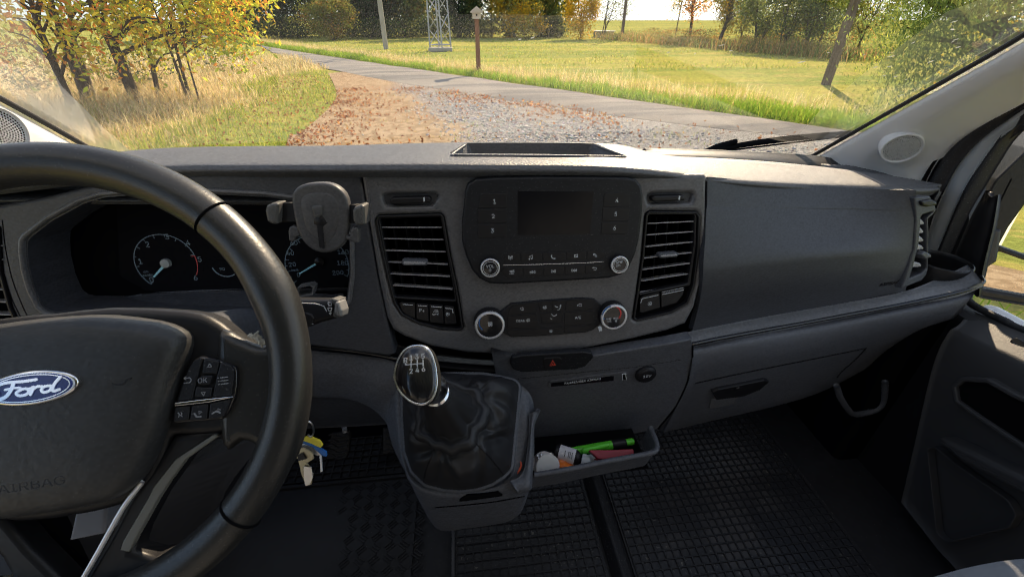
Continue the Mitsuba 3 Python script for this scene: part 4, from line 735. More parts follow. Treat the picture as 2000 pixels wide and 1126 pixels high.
# lower left: knee panel and flank
kn = [[(540, 678, .580), (610, 684, .578), (700, 692, .574), (775, 708, .566)], [(540, 720, .575), (610, 722, .572), (690, 728, .566), (768, 745, .556)], [(540, 770, .59), (610, 772, .588), (680, 774, .575), (755, 790, .545)]]
part(dash, 'knee_panel', surf(kn, 6, 5, .01), fascia_m, True)
part(dash, 'knee_box', surf([[(520, 772, .63), (608, 774, .63), (690, 772, .63), (765, 776, .63)], [(520, 812, .635), (608, 812, .635), (690, 810, .635), (790, 808, .64)], [(520, 840, .65), (608, 836, .65), (690, 832, .65), (790, 826, .65)]], 4, 4, .01), fascia_m, True)
part(dash, 'knee_lower', surf([[(-150, 700, .62), (100, 700, .61), (300, 700, .60), (560, 690, .59)], [(-150, 850, .60), (100, 850, .59), (300, 840, .575), (560, 800, .60)], [(-150, 1000, .54), (100, 1000, .52), (300, 1000, .52), (440, 960, .56)], [(-150, 1200, .50), (100, 1200, .49), (300, 1150, .50), (430, 1060, .56)]], 5, 5, .01), bs('mat_cloth', bump(pr((.034, .034, .038), .75), lambda p, n, uv: .5 + .5 * dr.sin(p.z * 420), .0006)), True, label='dark ribbed knee panel below the steering column')

# ------------------------------------------------------------------ gear console
cons = thing('gear_console', 'dark plastic console carrying the gear lever gaiter', 'console')
gA, gB = P(900, 740, .54), P(900, 950, .40); gy = unit(gA - gB); gy = unit(gy * A([0, 1, 1])); GN = A([0, -gy[2], gy[1]]); GP = Plane(gA * .5 + gB * .5, GN, gy)
c7 = lambda *q: [(700 + x / 2.317, 640 + y / 2.317) for x, y in q]
gout = c7((212, 250), (213, 400), (225, 560), (255, 640), (310, 695), (390, 716), (470, 722), (540, 712), (600, 692), (650, 660), (680, 630), (693, 500), (703, 400), (716, 265), (700, 250), (640, 235), (560, 222), (400, 222), (300, 225))
fr_in = GP.poly(gout, r=.006); fr_out = fr_in.buffer(.008)
part(cons, 'gaiter_frame', GP.plate(fr_out.difference(fr_in), -.02, .006, .004, 4), lower_m, 50)
ft = [GP.at(*q) for q in [(786, 752), (790, 850), (797, 905), (818, 938), (860, 952), (905, 957), (960, 950), (995, 930), (1004, 880), (1012, 800), (1018, 750)]]
cb = [[f + A([0, 0, -.001]) for f in ft], [P(*q) for q in [(772, 765, .53), (775, 850, .475), (787, 905, .435), (808, 948, .405), (850, 968, .394), (905, 972, .391), (970, 965, .394), (1018, 950, .405), (1028, 900, .43), (1034, 830, .47), (1036, 770, .52)]],
      [P(*q) for q in [(757, 790, .545), (765, 855, .50), (790, 912, .455), (820, 975, .415), (855, 990, .403), (905, 992, .40), (975, 984, .402), (1024, 968, .412), (1036, 940, .435), (1040, 870, .46), (1044, 800, .51)]], [P(*q) for q in [(752, 812, .55), (768, 872, .505), (797, 930, .465), (838, 1012, .435), (862, 1035, .423), (905, 1032, .42), (975, 1022, .42), (1006, 1010, .425), (1022, 990, .44), (1036, 930, .455), (1042, 830, .51)]],
      [P(*q) for q in [(752, 806, .60), (780, 868, .56), (810, 920, .52), (845, 1000, .50), (865, 1020, .50), (905, 1015, .50), (970, 1008, .50), (1000, 995, .50), (1015, 975, .50), (1030, 915, .50), (1040, 820, .54)]]]
cbm = surf([[A(p) for p in r] for r in cb], 5, 5, .008); part(cons, 'body', cbm, lower_m, True)
fl_ = [[(608, 684, .577), (700, 693, .573), (770, 706, .563), (790, 735, .548), (788, 760, .540)], [(608, 730, .570), (690, 735, .562), (745, 752, .548), (770, 775, .540), (776, 800, .527)], [(608, 772, .582), (670, 774, .572), (718, 788, .555), (748, 812, .545), (764, 845, .52)], [(608, 774, .61), (680, 776, .60), (735, 800, .585), (765, 836, .57), (785, 880, .54)]]
part(cons, 'flank', surf(fl_, 6, 6, .006), lower_m, True)
sl = c7((458, 782), (470, 765), (492, 752), (632, 738), (652, 757)); sc_, sn = on_mesh(940, 966, cbm); SPl = Plane(sc_, sn); part(cons, 'coin_slot', SPl.plate(SPl.poly(sl), -.004, .0015), void_m, False)
seam_p = [on_mesh(x, y, cbm)[0] for x, y in crom(A([(851, 990), (910, 985), (970, 978), (1024, 968)]), 5)]; part(cons, 'cover_seam', tube(A(seam_p) + (EYE - A(seam_p)) * .001, .0012, 6), void_m, True)
# side pocket on the right
pr1 = [(1034, 806), (1033, 844), (1029, 882), (1024, 914), (1014, 930), (996, 938)]; pr2 = [(1056, 800), (1044, 832), (1043, 882), (1040, 924), (1036, 955), (1012, 962)]
part(cons, 'pocket_wall', surf([[GP.at(*q, .004) for q in pr1], [GP.at(*((A(a) + A(b)) / 2), .008) for a, b in zip(pr1, pr2)], [GP.at(*q, -.004) for q in pr2], [GP.at(*q, -.06) for q in pr2]], 5, 5, .006), lower_m, True)
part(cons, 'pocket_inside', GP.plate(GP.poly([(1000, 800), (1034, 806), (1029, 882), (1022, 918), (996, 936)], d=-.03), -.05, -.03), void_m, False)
# tray
trk = [PZ(*q, 1.02) for q in [(1043, 927), (1112, 915.5), (1192, 899), (1262, 886), (1280, 880), (1283, 868), (1277, 850), (1270, 834)]]
tr_in = A(trk); zt = .965
part(cons, 'tray_lip', tube(trk, .0048, 10, k=5), lower_m, True, label='lip of the open tray below the centre panel')
T1 = [p + A([0, 0, -.002]) for p in trk]; T2 = [p + A([-.004, .012, zt - 1.02]) for p in trk]; part(cons, 'tray_wall', surf([T1, [a * .5 + b * .5 for a, b in zip(T1, T2)], T2], 3, 5, .003), lower_m, True)
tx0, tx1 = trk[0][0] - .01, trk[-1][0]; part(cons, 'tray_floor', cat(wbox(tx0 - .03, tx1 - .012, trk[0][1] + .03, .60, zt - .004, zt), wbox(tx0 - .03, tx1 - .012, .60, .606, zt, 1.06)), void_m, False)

# gear lever
gl = thing('gear_lever', 'gear lever with a gloss black shift pattern knob and wrinkled leather gaiter', 'gear lever')
kc = P(822, 737, .36); bc = P(905, 850, .455); bc = GP.at(905, 850, 0); ax_ = unit(kc - bc); kn_ = unit(-ray(818, 735) + A([-.30, 0, .06])); KP = Plane(kc + kn_ * .016, kn_, ax_)
face = KP.poly(c7((172, 230), (178, 175), (200, 122), (240, 88), (290, 84), (325, 105), (345, 150), (355, 205), (356, 270), (335, 322), (292, 344), (240, 328), (195, 285)), k=5)
fc = A(face.centroid.coords[0])
body = domed(face, [(0, -.040), (.45, -.039), (.75, -.033), (.95, -.022), (1.05, -.010), (1.075, -.002), (1.05, .003), (1.0, .004)], fc); part(gl, 'knob', KP.m(body), wheel_m, True)
ring_pts = KP.w(np.column_stack([A(face.exterior.coords)[:-1], np.full(len(face.exterior.coords) - 1, .004)])); part(gl, 'knob_ring', tube(ring_pts, .0016, 8, closed=True), chrome_m, True)
part(gl, 'knob_face', KP.m(domed(face, [(1.0, .003), (.97, .0055), (.85, .008), (.6, .0098), (.3, .0106), (0, .0108)], fc)), gloss_m, True)
gt = []
for s_, x, y in (('R', 792, 703), ('1', 803, 698), ('3', 814, 696), ('5', 826, 695), ('2', 803, 724), ('4', 815, 722), ('6', 827, 720)): gt.append(KP.text(s_, x, y, .0052, .0106, .0004, bold=True))
gt.append(KP.plate(shapely.union_all([KP.line(l, .0011, .0106) for l in ([(792, 709), (792, 712), (826, 709)], [(803, 705), (803, 717)], [(815, 703), (815, 715)], [(826, 702), (826, 714)])]), .0104, .0110)); part(gl, 'shift_pattern', cat(*gt), light_m, False)
ko = kc - ax_ * .030 + A([.004, 0, 0]); part(gl, 'collar', lathe(ko - ax_ * .012, ax_, [(.0150, -.020), (.0165, -.018), (.0165, -.010), (.0135, -.007), (.0135, -.003), (.0175, .001), (.0180, .012), (.012, .022)], 32), chrome_m, 40)
nk = ko - ax_ * .022
ring0 = A(fr_in.buffer(.004).exterior.coords)[:-1]; L_ = LineString(np.vstack([ring0, ring0[:1]])); nn = 200; ring0 = A([L_.interpolate(i / nn, normalized=True).coords[0] for i in range(nn)])
bw = GP.w(np.column_stack([ring0, np.full(nn, -.002)])); cen = GP.w([(*A(fr_in.centroid.coords[0]), 0)])[0]; angs = np.arctan2(ring0[:, 1] - fr_in.centroid.y, ring0[:, 0] - fr_in.centroid.x)
gr = []; LA = .098; CREASES = [(.25, .5, .009, .09), (.95, -.7, .010, .08), (1.55, .4, .007, .07), (2.3, -.5, .009, .09), (3.0, .6, .008, .08), (-.55, -.6, .011, .08), (-1.15, .5, .007, .07), (-1.75, -.4, .010, .09), (-2.45, .6, .008, .08)]
def fr_ring(h, r, sq=1.0):      # a ring round the lever, h below the collar
    c = nk - ax_ * h; return c + np.reshape(r, (-1, 1)) * (np.cos(angs)[:, None] * GP.x + np.sin(angs)[:, None] * unit(np.cross(ax_, GP.x)) * sq)
pleat = np.sin(4 * angs + .5) * .6 + np.sin(7 * angs + 2.1) * .4
foldR = fr_ring(LA + .006, .047 + .006 * pleat)
bw = GP.w(np.column_stack([ring0, np.full(nn, .003)]))
for s in np.linspace(0, 1, 34):           # the skirt, from the frame up to the fold
    q = bw * (1 - s) + foldR * s + GP.n * (.026 * math.sin(math.pi * s ** .75) + .004 * math.sin(math.pi * s))
    rad = q - (cen + GP.n * .02); rad /= np.linalg.norm(rad, axis=1, keepdims=True)
    w_ = math.sin(math.pi * s) ** .8
    crease = np.abs(np.sin(2.0 * angs + .8)) ** .5                 # four corner seams pull the leather in
    big = -.011 * (1 - crease) + .007 * np.sin(3 * angs - 2.5 * s + 1.2) + .005 * np.sin(5 * angs + 6 * s) * s + .0035 * np.sin(9 * angs - 11 * s + 1.5 * np.sin(2 * angs)) * s
    for a0_, k0, d0_, wd in CREASES:
        df = (angs - a0_ - k0 * (s - .5) + np.pi) % (2 * np.pi) - np.pi; big = big - .7 * d0_ * np.exp(-(df / (1.3 * wd)) ** 2) + d0_ * .35 * np.exp(-((df - 1.9 * wd) / wd) ** 2)
    gr.append(q + (rad * .55 + GP.n * .45) * (big * w_)[:, None])
for h, r in ((LA - .001, .051), (LA - .009, .051), (LA - .015, .047), (LA - .016, .041), (LA - .010, .036), (LA - .016, .033), (LA - .032, .030), (LA - .052, .0265), (LA - .074, .0215), (LA - .088, .0165), (.0, .0140)):
    k_ = np.clip(h / LA, 0, 1); gr.append(fr_ring(h, r + (.0055 * pleat + .002 * np.sin(11 * angs)) * k_ ** 2 + .0012 * np.sin(6 * angs + 40 * h)) - ax_[None] * (.006 * np.sin(2 * angs + .7) * k_)[:, None])
gr = A(gr); part(gl, 'gaiter', gridmesh(gr, False, True), gaiter_m, True, label='wrinkled black leather gaiter')
for a0 in (-2.2, -.9, .75, 2.4):
    i = int(np.argmin(abs(angs - a0))); part(gl, 'gaiter_seam', tube(gr[1:34, i] + GP.n * .0004, .0011, 6), black_m, True)
# ------------------------------------------------------------------ air vents: each a thing
def vent(label, hole, frame_out, slats, tab, vanes, key='air_vent', PLN=CP):
    k = thing(key, label, 'air vent', 'air vents of the dashboard')
    part(k, 'frame', PLN.plate(frame_out.difference(hole), -.012, -.0015, .0025), black_m, 45)
    part(k, 'duct', PLN.m(prism(frame_out.buffer(.004), -.060, -.055)), void_m, False)
    part(k, 'duct_wall', PLN.m(prism(hole.buffer(.006).difference(hole.buffer(.001)), -.056, -.010)), void_m, False)
    for a, b in slats:
        u0, u1 = A(PLN.loc(*a, -.005)), A(PLN.loc(*b, -.005)); pts = []
        for e in (u0, u1):
            for dv, dd in ((.0008, -.005), (-.0008, -.005), (-.0035, -.026), (-.0045, -.026)): pts.append(PLN.w([(e[0], e[1] + dv, dd)])[0])
        f = A([[0, 1, 5], [0, 5, 4], [1, 2, 6], [1, 6, 5], [2, 3, 7], [2, 7, 6], [3, 0, 4], [3, 4, 7], [0, 3, 2], [0, 2, 1], [4, 5, 6], [4, 6, 7]]); part(k, 'slat', (A(pts), f), slat_m, False)
    for x0, y0, x1, y1 in vanes:
        part(k, 'vane', PLN.plate(PLN.line([(x0, y0), (x1, y1)], .0012, -.03), -.05, -.030), black_m, False)
    tb = PLN.poly(tab, r=.0015); part(k, 'thumb_tab', PLN.plate(tb, -.008, .004, .0025), lower_m, 50); part(k, 'tab_grip', PLN.plate(tb.buffer(-.0028), .003, .0046, .0006), slat_m, 40)
    return k
hL = CP.poly(c5((118, 278), (130, 268), (448, 260), (458, 275), (480, 430), (518, 640), (530, 722), (200, 702), (180, 610), (145, 440)), r=.002)
vL = CP.poly(c5((103, 284), (118, 262), (452, 252), (464, 272), (494, 450), (534, 650), (545, 735), (213, 716), (190, 720), (168, 600), (130, 430)), r=.003)
sl_L = [c5(a, b) for a, b in (((125, 320), (457, 320)), ((135, 382), (467, 388)), ((146, 447), (479, 455)), ((156, 510), (491, 524)), ((170, 575), (503, 590)), ((184, 638), (516, 660)), ((198, 700), (526, 718)))]
vent('left centre air vent with bright slat edges beside the phone holder', hL, vL, sl_L, c5((240, 500), (252, 494), (372, 498), (382, 508), (376, 528), (250, 528), (240, 518)), [(*c5((x, 290))[0], *c5((x + 62, 690))[0]) for x in (185, 255, 325, 395)])
hR = CP.poly(c5((1592, 262), (1605, 250), (1842, 246), (1852, 262), (1846, 430), (1812, 630), (1552, 684), (1545, 660), (1568, 480)), r=.002)
vR = CP.poly(c5((1586, 254), (1602, 240), (1852, 241), (1866, 262), (1860, 440), (1830, 640), (1822, 646), (1548, 700), (1537, 680), (1562, 480)), r=.003)
sl_R = [c5(a, b) for a, b in (((1590, 299), (1848, 287)), ((1585, 362), (1846, 343)), ((1579, 427), (1843, 400)), ((1570, 490), (1836, 458)), ((1562, 553), (1828, 517)), ((1555, 615), (1818, 575)), ((1549, 676), (1808, 634)))]
vent('right centre air vent with bright slat edges beside the airbag panel', hR, vR, sl_R, c5((1645, 470), (1655, 462), (1745, 454), (1757, 462), (1750, 480), (1660, 488), (1648, 484)), [(*c5((x, 270))[0], *c5((x - 22, 640))[0]) for x in (1640, 1700, 1760, 1815)])
# switch rows under the vents
def rowswitch(polys, texts):
    for q in polys:
        part(dash, 'switch', CP.plate(CP.poly(c5(*q), d=-.003, r=.0007), -.014, -.003, .001), black_m, 40)
    for t in texts: part(dash, 'switch_legend', t, light_m, False)
part(dash, 'switch_bed', CP.plate(ventL.difference(vL.buffer(-.002)), -.016, -.009), void_m, False); part(dash, 'switch_bed', CP.plate(ventR.difference(vR.buffer(-.002)), -.016, -.009), void_m, False)
part(dash, 'vent_bezel', CP.plate(ventL.difference(ventL.buffer(-.0032)), -.012, .0014, .0012), black_m, 45); part(dash, 'vent_bezel', CP.plate(ventR.difference(ventR.buffer(-.0032)), -.012, .0014, .0012), black_m, 45)
rowswitch([((222, 738), (235, 731), (312, 737), (312, 822), (265, 805), (240, 780)), ((318, 739), (384, 744), (386, 840), (318, 824)), ((390, 745), (465, 750), (468, 850), (392, 842)), ((471, 752), (525, 756), (540, 846), (530, 852), (474, 852))],
          [CP.text('P', *c5((341, 775))[0], .0058, -.0026), CP.text('MODE', *c5((424, 797))[0], .0026, -.0026), CP.plate(shapely.union_all([CP.line(c5((245, 743), (297, 747)), .0011, -.0026), CP.line(c5((330, 750), (376, 753)), .0011, -.0026), CP.line(c5((402, 755), (456, 759)), .0011, -.0026), CP.line(c5((478, 764), (516, 768), (520, 790)), .0011, -.0026), CP.line(c5((352, 782), (360, 776), (360, 785)), .0008, -.0026), CP.line(c5((413, 783), (418, 776), (436, 777), (438, 784), (412, 784)), .0006, -.0026)]), -.0032, -.0025),
           CP.plate(Point(*CP.loc(*c5((491, 797))[0], -.0026)).buffer(.0030).difference(Point(*CP.loc(*c5((491, 797))[0], -.0026)).buffer(.0023)).union(Point(*CP.loc(*c5((491, 797))[0], -.0026)).buffer(.0010)), -.0032, -.0025)])
rowswitch([((1548, 712), (1560, 700), (1655, 676), (1658, 762), (1560, 790), (1546, 785)), ((1664, 674), (1795, 650), (1785, 690), (1750, 735), (1666, 760))], [CP.plate(shapely.union_all([CP.line(c5((1552, 735), (1560, 712), (1648, 692)), .0011, -.0026), CP.line(c5((1672, 688), (1788, 664)), .0011, -.0026), CP.line(c5((1672, 676), (1786, 652)), .0008, -.0026)]), -.0032, -.0025), CP.text('A', *c5((1602, 739))[0], .0035, -.0026), CP.plate(Point(*CP.loc(*c5((1602, 739))[0], -.0026)).buffer(.0036).difference(Point(*CP.loc(*c5((1602, 739))[0], -.0026)).buffer(.0030)), -.0032, -.0025)])
for wp, bar, mk_, sd in ((wheelL, ((172, 170), (185, 155), (390, 150), (402, 165), (396, 186), (185, 196), (174, 186)), (361, 167), (145, 170)), (wheelR, ((1613, 160), (1625, 147), (1788, 143), (1798, 158), (1792, 174), (1628, 182), (1615, 174)), (1764, 159), (1596, 158))):
    part(dash, 'thumbwheel_recess', CP.plate(wp.buffer(.001), -.016, -.008), fascia_m, False); part(dash, 'thumbwheel', CP.plate(CP.poly(c5(*bar), d=.003, r=.0015), -.012, .004, .003, 4), black_m, 50, label='vent thumbwheel above a centre vent')
    part(dash, 'thumbwheel_mark', CP.plate(CP.rect(*c5(mk_)[0], .0022, .0062, d=.004), .003, .0044), light_m, False)
# end vent by the right door
g7 = lambda *q: [(1700 + x / 3.753, 380 + y / 3.753) for x, y in q]
eo = EV.poly(g7((325, 18), (440, 8), (470, 60), (486, 105), (478, 128), (424, 170), (430, 300), (426, 540), (412, 590), (375, 632), (230, 690), (260, 600), (322, 400), (335, 200)), r=.002)
eh = EV.poly(g7((372, 168), (385, 148), (470, 122), (424, 160), (412, 180), (416, 300), (412, 540), (380, 575), (290, 612), (318, 520), (355, 380), (368, 250)), r=.001)
k = thing('air_vent', 'end air vent with half moon louvres beside the right door', 'air vent', 'air vents of the dashboard')
part(k, 'frame', EV.plate(eo.difference(eh), -.03, .0, .003), fascia_m, 45); part(k, 'duct', EV.plate(eh.buffer(.003), -.05, -.045), void_m, False); part(k, 'duct_wall', EV.plate(eh.buffer(.004).difference(eh.buffer(.001)), -.046, -.004), void_m, False)
for i, (y, x0, x1) in enumerate(((205, 362, 410), (268, 360, 404), (330, 355, 404), (388, 345, 404), (515, 312, 388))):
    part(k, 'slat', EV.plate(EV.poly(g7((x0, y + 22), (x0 + 3, y - 18), (x0 + 22, y - 26), (x1 - 8, y - 12), (x1, y + 8), (x1 - 14, y + 18)), r=.001), -.03, -.002, .003), slat_m, 45)
part(k, 'thumb_tab', EV.plate(EV.poly(g7((345, 435), (372, 408), (420, 432), (420, 455), (378, 468)), r=.001), -.02, .006, .003), lower_m, 45)
part(k, 'thumbwheel', EV.plate(EV.poly(g7((352, 45), (430, 30), (466, 52), (464, 76), (400, 88), (362, 76)), r=.0015), -.006, .005, .003), black_m, 45)
# left end vent, half hidden by the frame of the picture
lv = CP.poly([(-120, 440), (-2, 440), (3, 530), (22, 600), (36, 630), (-60, 650), (-140, 640)], d=-.004, r=.004)
k = vent('left air vent cut by the picture edge beside the instruments', lv.buffer(-.003), lv, [((-120, y + 12), (24, y)) for y in (478, 505, 532)] + [((-120, y + 6), (x, y + 10)) for y, x in ((556, 14), (580, 20), (605, 28))], [(-90, 540), (-60, 538), (-60, 548), (-90, 550)], [])

# ------------------------------------------------------------------ radio
rd = thing('car_radio', 'black car radio with a blank screen and two chrome ringed knobs', 'car radio')
ro = CP.poly(c5((580, 200), (586, 120), (602, 80), (650, 52), (760, 44), (1000, 40), (1300, 41), (1480, 45), (1530, 58), (1556, 90), (1566, 150), (1562, 250), (1545, 380), (1522, 470), (1490, 540), (1450, 580), (1380, 600), (1200, 612), (800, 634), (720, 630), (665, 602), (625, 555), (592, 480), (570, 400), (568, 300)), d=.014, r=.002)
part(rd, 'housing', CP.plate(ro, -.004, .0145, .0042, 5), radio_m, 60)
D = .0145
part(rd, 'screen', CP.plate(CP.poly(c5((876, 122), (1292, 124), (1272, 356), (876, 362)), d=D, r=.001), D - .002, D + .0006), screen_m, False, label='blank dark display')
BV = .0006
def btn(k, q, d, name='button', m=black_m, h=.0010, r=.0008, conv=c5):
    return part(k, name, CP.plate(CP.poly(conv(*q), d=d, r=r).buffer(-.00025), d - .002, d + h, BV, 2), m, 40)
L6 = [((668, 158), (684, 134), (818, 131), (818, 213), (657, 215)), ((656, 220), (818, 218), (817, 296), (654, 298)), ((653, 303), (817, 301), (814, 376), (656, 378)), ((1350, 131), (1478, 129), (1492, 145), (1489, 206), (1343, 208)), ((1342, 213), (1489, 211), (1486, 284), (1337, 287)), ((1336, 292), (1486, 289), (1474, 357), (1331, 360))]
for i, q in enumerate(L6): b = btn(rd, q, D); part(b, 'legend', CP.text('123456'[i], *c5(((749, 178), (741, 259), (737, 338), (1421, 172), (1415, 248), (1408, 324))[i])[0], .0062, D + .0011, .0003), light_m, False)
def icon(k, kind, x, y, s, d, m=light_m, conv=c5):
    u, v = CP.loc(*conv((x, y))[0], d); L = lambda pts, w=.1: LineString(pts).buffer(w / 2, quad_segs=2); C = lambda x, y, r: Point(x, y).buffer(r, quad_segs=6); R = lambda x, y, r, w=.1: C(x, y, r).difference(C(x, y, r - w))
    arc = lambda x, y, r, a, b, w=.1: L([(x + r * math.cos(math.radians(t)), y + r * math.sin(math.radians(t))) for t in np.linspace(a, b, 9)], w)
    g = {'antenna': [L([(0, -.5), (0, .1)]), C(0, .12, .12), arc(0, .1, .28, 130, 230), arc(0, .1, .28, -50, 50), arc(0, .1, .5, 130, 230), arc(0, .1, .5, -50, 50)], 'note': [C(-.3, -.35, .16), C(.25, -.25, .16), L([(-.16, -.35), (-.16, .4), (.38, .5), (.38, -.25)])],
         'phone': [arc(.25, .3, .75, 175, 275, .16), C(-.45, .32, .14), C(.3, -.42, .14)], 'noscreen': [sbox(-.45, -.35, .45, .35).difference(sbox(-.35, -.25, .35, .25)), L([(-.4, .35), (.4, -.35)])], 'gear': [R(-.2, .18, .28, .13), R(.3, -.25, .22, .11)],
         'sliders': [L([(-.5, .35), (.5, .35)]), L([(-.5, 0), (.5, 0)]), L([(-.5, -.35), (.5, -.35)]), C(.2, .35, .13), C(-.2, 0, .13), C(.15, -.35, .13)], 'prev': [L([(-.6, .3), (-.6, -.3)]), L([(0, .3), (-.5, 0), (0, -.3), (0, .3)]), L([(.55, .3), (.05, 0), (.55, -.3), (.55, .3)])],
         'next': [L([(.6, .3), (.6, -.3)]), L([(0, .3), (.5, 0), (0, -.3), (0, .3)]), L([(-.55, .3), (-.05, 0), (-.55, -.3), (-.55, .3)])], 'play': [L([(-.45, .32), (0, 0), (-.45, -.32), (-.45, .32)]), L([(.15, .32), (.15, -.32)]), L([(.4, .32), (.4, -.32)])],
         'back': [L([(-.5, .3), (.25, .3)]), arc(.2, 0, .3, -90, 90), L([(.2, -.3), (-.2, -.3)]), L([(-.3, .45), (-.5, .3), (-.3, .15)])], 'power': [arc(0, -.05, .4, 125, 415), L([(0, 0), (0, .5)])], 'fan': [R(.18, .22, .22), R(-.22, .18, .22), R(-.18, -.22, .22), R(.22, -.18, .22)],
         'screen': [L([(-.5, .3), (.5, .3), (.4, -.3), (-.4, -.3), (-.5, .3)]), L([(-.2, .15), (-.2, -.5)]), L([(.2, .15), (.2, -.5)])], 'seat': [L([(-.1, -.5), (.3, -.4), (.4, .1)]), C(.45, .35, .15), L([(-.6, .3), (-.1, .05)], .14)], 'car': [L([(-.6, -.2), (-.6, .1), (-.3, .15), (0, .4), (.5, .35), (.6, -.2), (-.6, -.2)])],
         'up': [L([(-.35, -.3), (.35, -.3), (0, .35), (-.35, -.3)])], 'down': [L([(-.35, .3), (.35, .3), (0, -.35), (-.35, .3)])], 'list': [L([(-.2, .35), (.5, .35)]), L([(-.2, 0), (.5, 0)]), L([(-.2, -.35), (.5, -.35)]), C(-.45, .35, .07), C(-.45, 0, .07), C(-.45, -.35, .07)], 'feet': [L([(-.5, .5), (-.1, .0), (.5, .2), (.5, .4)], .12), L([(-.7, -.4), (-.4, -.6)], .12)]}[kind]
    p = affinity.translate(affinity.scale(shapely.union_all(g), s, s, origin=(0, 0)), u, v); return part(k, 'legend', CP.plate(p, d - .0002, d + .0003), m, False)
row1 = [((800, 478), (825, 463), (886, 461), (886, 514), (800, 518)), ((892, 461), (1006, 458), (1008, 509), (892, 514)), ((1012, 458), (1136, 454), (1139, 504), (1014, 509)), ((1143, 454), (1250, 450), (1252, 499), (1145, 504)), ((1255, 450), (1335, 446), (1358, 460), (1345, 492), (1255, 499))]
row2 = [((782, 560), (800, 541), (898, 538), (900, 592), (815, 597)), ((904, 538), (1012, 534), (1014, 587), (906, 592)), ((1018, 534), (1128, 530), (1131, 581), (1019, 587)), ((1134, 530), (1240, 527), (1242, 575), (1135, 581)), ((1245, 527), (1342, 520), (1332, 552), (1300, 571), (1246, 575))]
for q, ic, c in list(zip(row1, ('antenna', 'note', 'phone', 'noscreen', 'gear'), ((836, 487), (947, 486), (1072, 482), (1196, 477), (1301, 473)))) + list(zip(row2, ('sliders', 'prev', 'play', 'next', 'back'), ((844, 566), (958, 566), (1074, 561), (1186, 556), (1297, 548)))):
    b = btn(rd, q, D); icon(b, ic, *c, .0068, D + .0011)
part(rd, 'row_divider', CP.plate(CP.line(c5((795, 528), (1000, 523), (1240, 515), (1345, 508)), .0008, D), D, D + .0006), satin_m, False)
def knob(k, x, y, r, txt, h=.010, ring=satin_m):
    o = CP.at(*c5((x, y))[0], D); nb = part(k, 'knob', lathe(o, CP.n, [(r * 1.06, -.004), (r * 1.06, .001), (r * 1.02, h * .55), (r, h * .7)], 48), black_m, 45)
    part(nb, 'ring', lathe(o, CP.n, [(r * 1.0, h * .6), (r * .985, h * .92), (r * .92, h), (r * .84, h * .97), (r * .82, h * .85)], 48), ring, 60); part(nb, 'face', lathe(o, CP.n, [(r * .83, h * .86), (r * .80, h * .90), (0, h * .92)], 48), gloss_m, 45)
    return nb, o + CP.n * (h * .93), h * .93 + D
def onk(dd, t, x, y, h, **k): return CP.text(t, *c5((x, y))[0], h, dd + .0002, .0003, **k)
nb, o, dd = knob(rd, 723, 535, .0150, None); part(nb, 'legend', onk(dd, 'VOL', 724, 534, .0046), light_m, False); icon(nb, 'power', 724, 556, .0042, dd + .0002); part(nb, 'inner_ring', lathe(o, CP.n, [(.0108, 0), (.0108, .0003), (.0101, .0003), (.0101, 0)], 48), light_m, False)
nb, o, dd = knob(rd, 1427, 518, .0142, None); part(nb, 'legend', onk(dd, 'TUNE', 1428, 510, .0040), light_m, False); part(nb, 'legend', onk(dd, 'OK', 1428, 529, .0040), light_m, False); part(nb, 'inner_ring', lathe(o, CP.n, [(.0105, 0), (.0105, .0003), (.0098, .0003), (.0098, 0)], 48), light_m, False)

# ------------------------------------------------------------------ climate controls
cl_ = thing('climate_control', 'climate control panel with two large chrome ringed dials', 'climate control')
D = .004
part(cl_, 'panel', CP.plate(CP.poly(c5((770, 790), (840, 738), (1000, 722), (1230, 708), (1300, 714), (1340, 750), (1330, 850), (1290, 882), (1250, 896), (1000, 916), (840, 922), (780, 890)), d=.003, r=.002), -.004, D, .0012), radio_m, 45)
for q in [((828, 768), (850, 745), (975, 729), (978, 786), (820, 800)), ((818, 808), (980, 793), (990, 846), (985, 868), (815, 876)), ((985, 727), (1058, 722), (1060, 780), (998, 782)), ((1066, 722), (1134, 718), (1124, 778), (1066, 780)), ((1000, 788), (1123, 784), (1118, 842), (1006, 848)), ((1142, 718), (1285, 711), (1300, 720), (1288, 768), (1136, 778)), ((1134, 785), (1288, 775), (1290, 850), (1130, 858)), ((812, 884), (990, 874), (1122, 866), (1126, 908), (990, 914), (830, 920)), ((1130, 864), (1286, 856), (1250, 892), (1132, 902))]:
    btn(cl_, q, D)
LD = D + .0012
icon(cl_, 'power', 900, 767, .0062, LD); part(cl_, 'legend', CP.text('REAR', *c5((892, 833))[0], .0040, LD, .0003), light_m, False); icon(cl_, 'screen', 933, 830, .0056, LD); icon(cl_, 'screen', 1024, 760, .0058, LD); icon(cl_, 'seat', 1098, 760, .0085, LD); icon(cl_, 'feet', 1075, 808, .0085, LD); icon(cl_, 'car', 1215, 748, .0062, LD); part(cl_, 'legend', CP.text('A/C', *c5((1207, 816))[0], .0044, LD, .0003), light_m, False); icon(cl_, 'screen', 1058, 890, .0048, LD)
nb, o, dd = knob(cl_, 720, 843, .0245, None, .014, satin_m); icon(nb, 'fan', 724, 851, .0085, dd + .0002)
part(nb, 'glow_mark', CP.plate(LineString([(CP.loc(*c5((720, 843))[0], dd)[0] + .0165 * math.cos(a), CP.loc(*c5((720, 843))[0], dd)[1] + .0165 * math.sin(a)) for a in np.linspace(2.5, 3.9, 14)]).buffer(.0007), dd + .0001, dd + .0005), blue_m, False)
nb, o, dd = knob(cl_, 1393, 798, .0225, None, .014, satin_m); c0 = CP.loc(*c5((1393, 798))[0], dd)
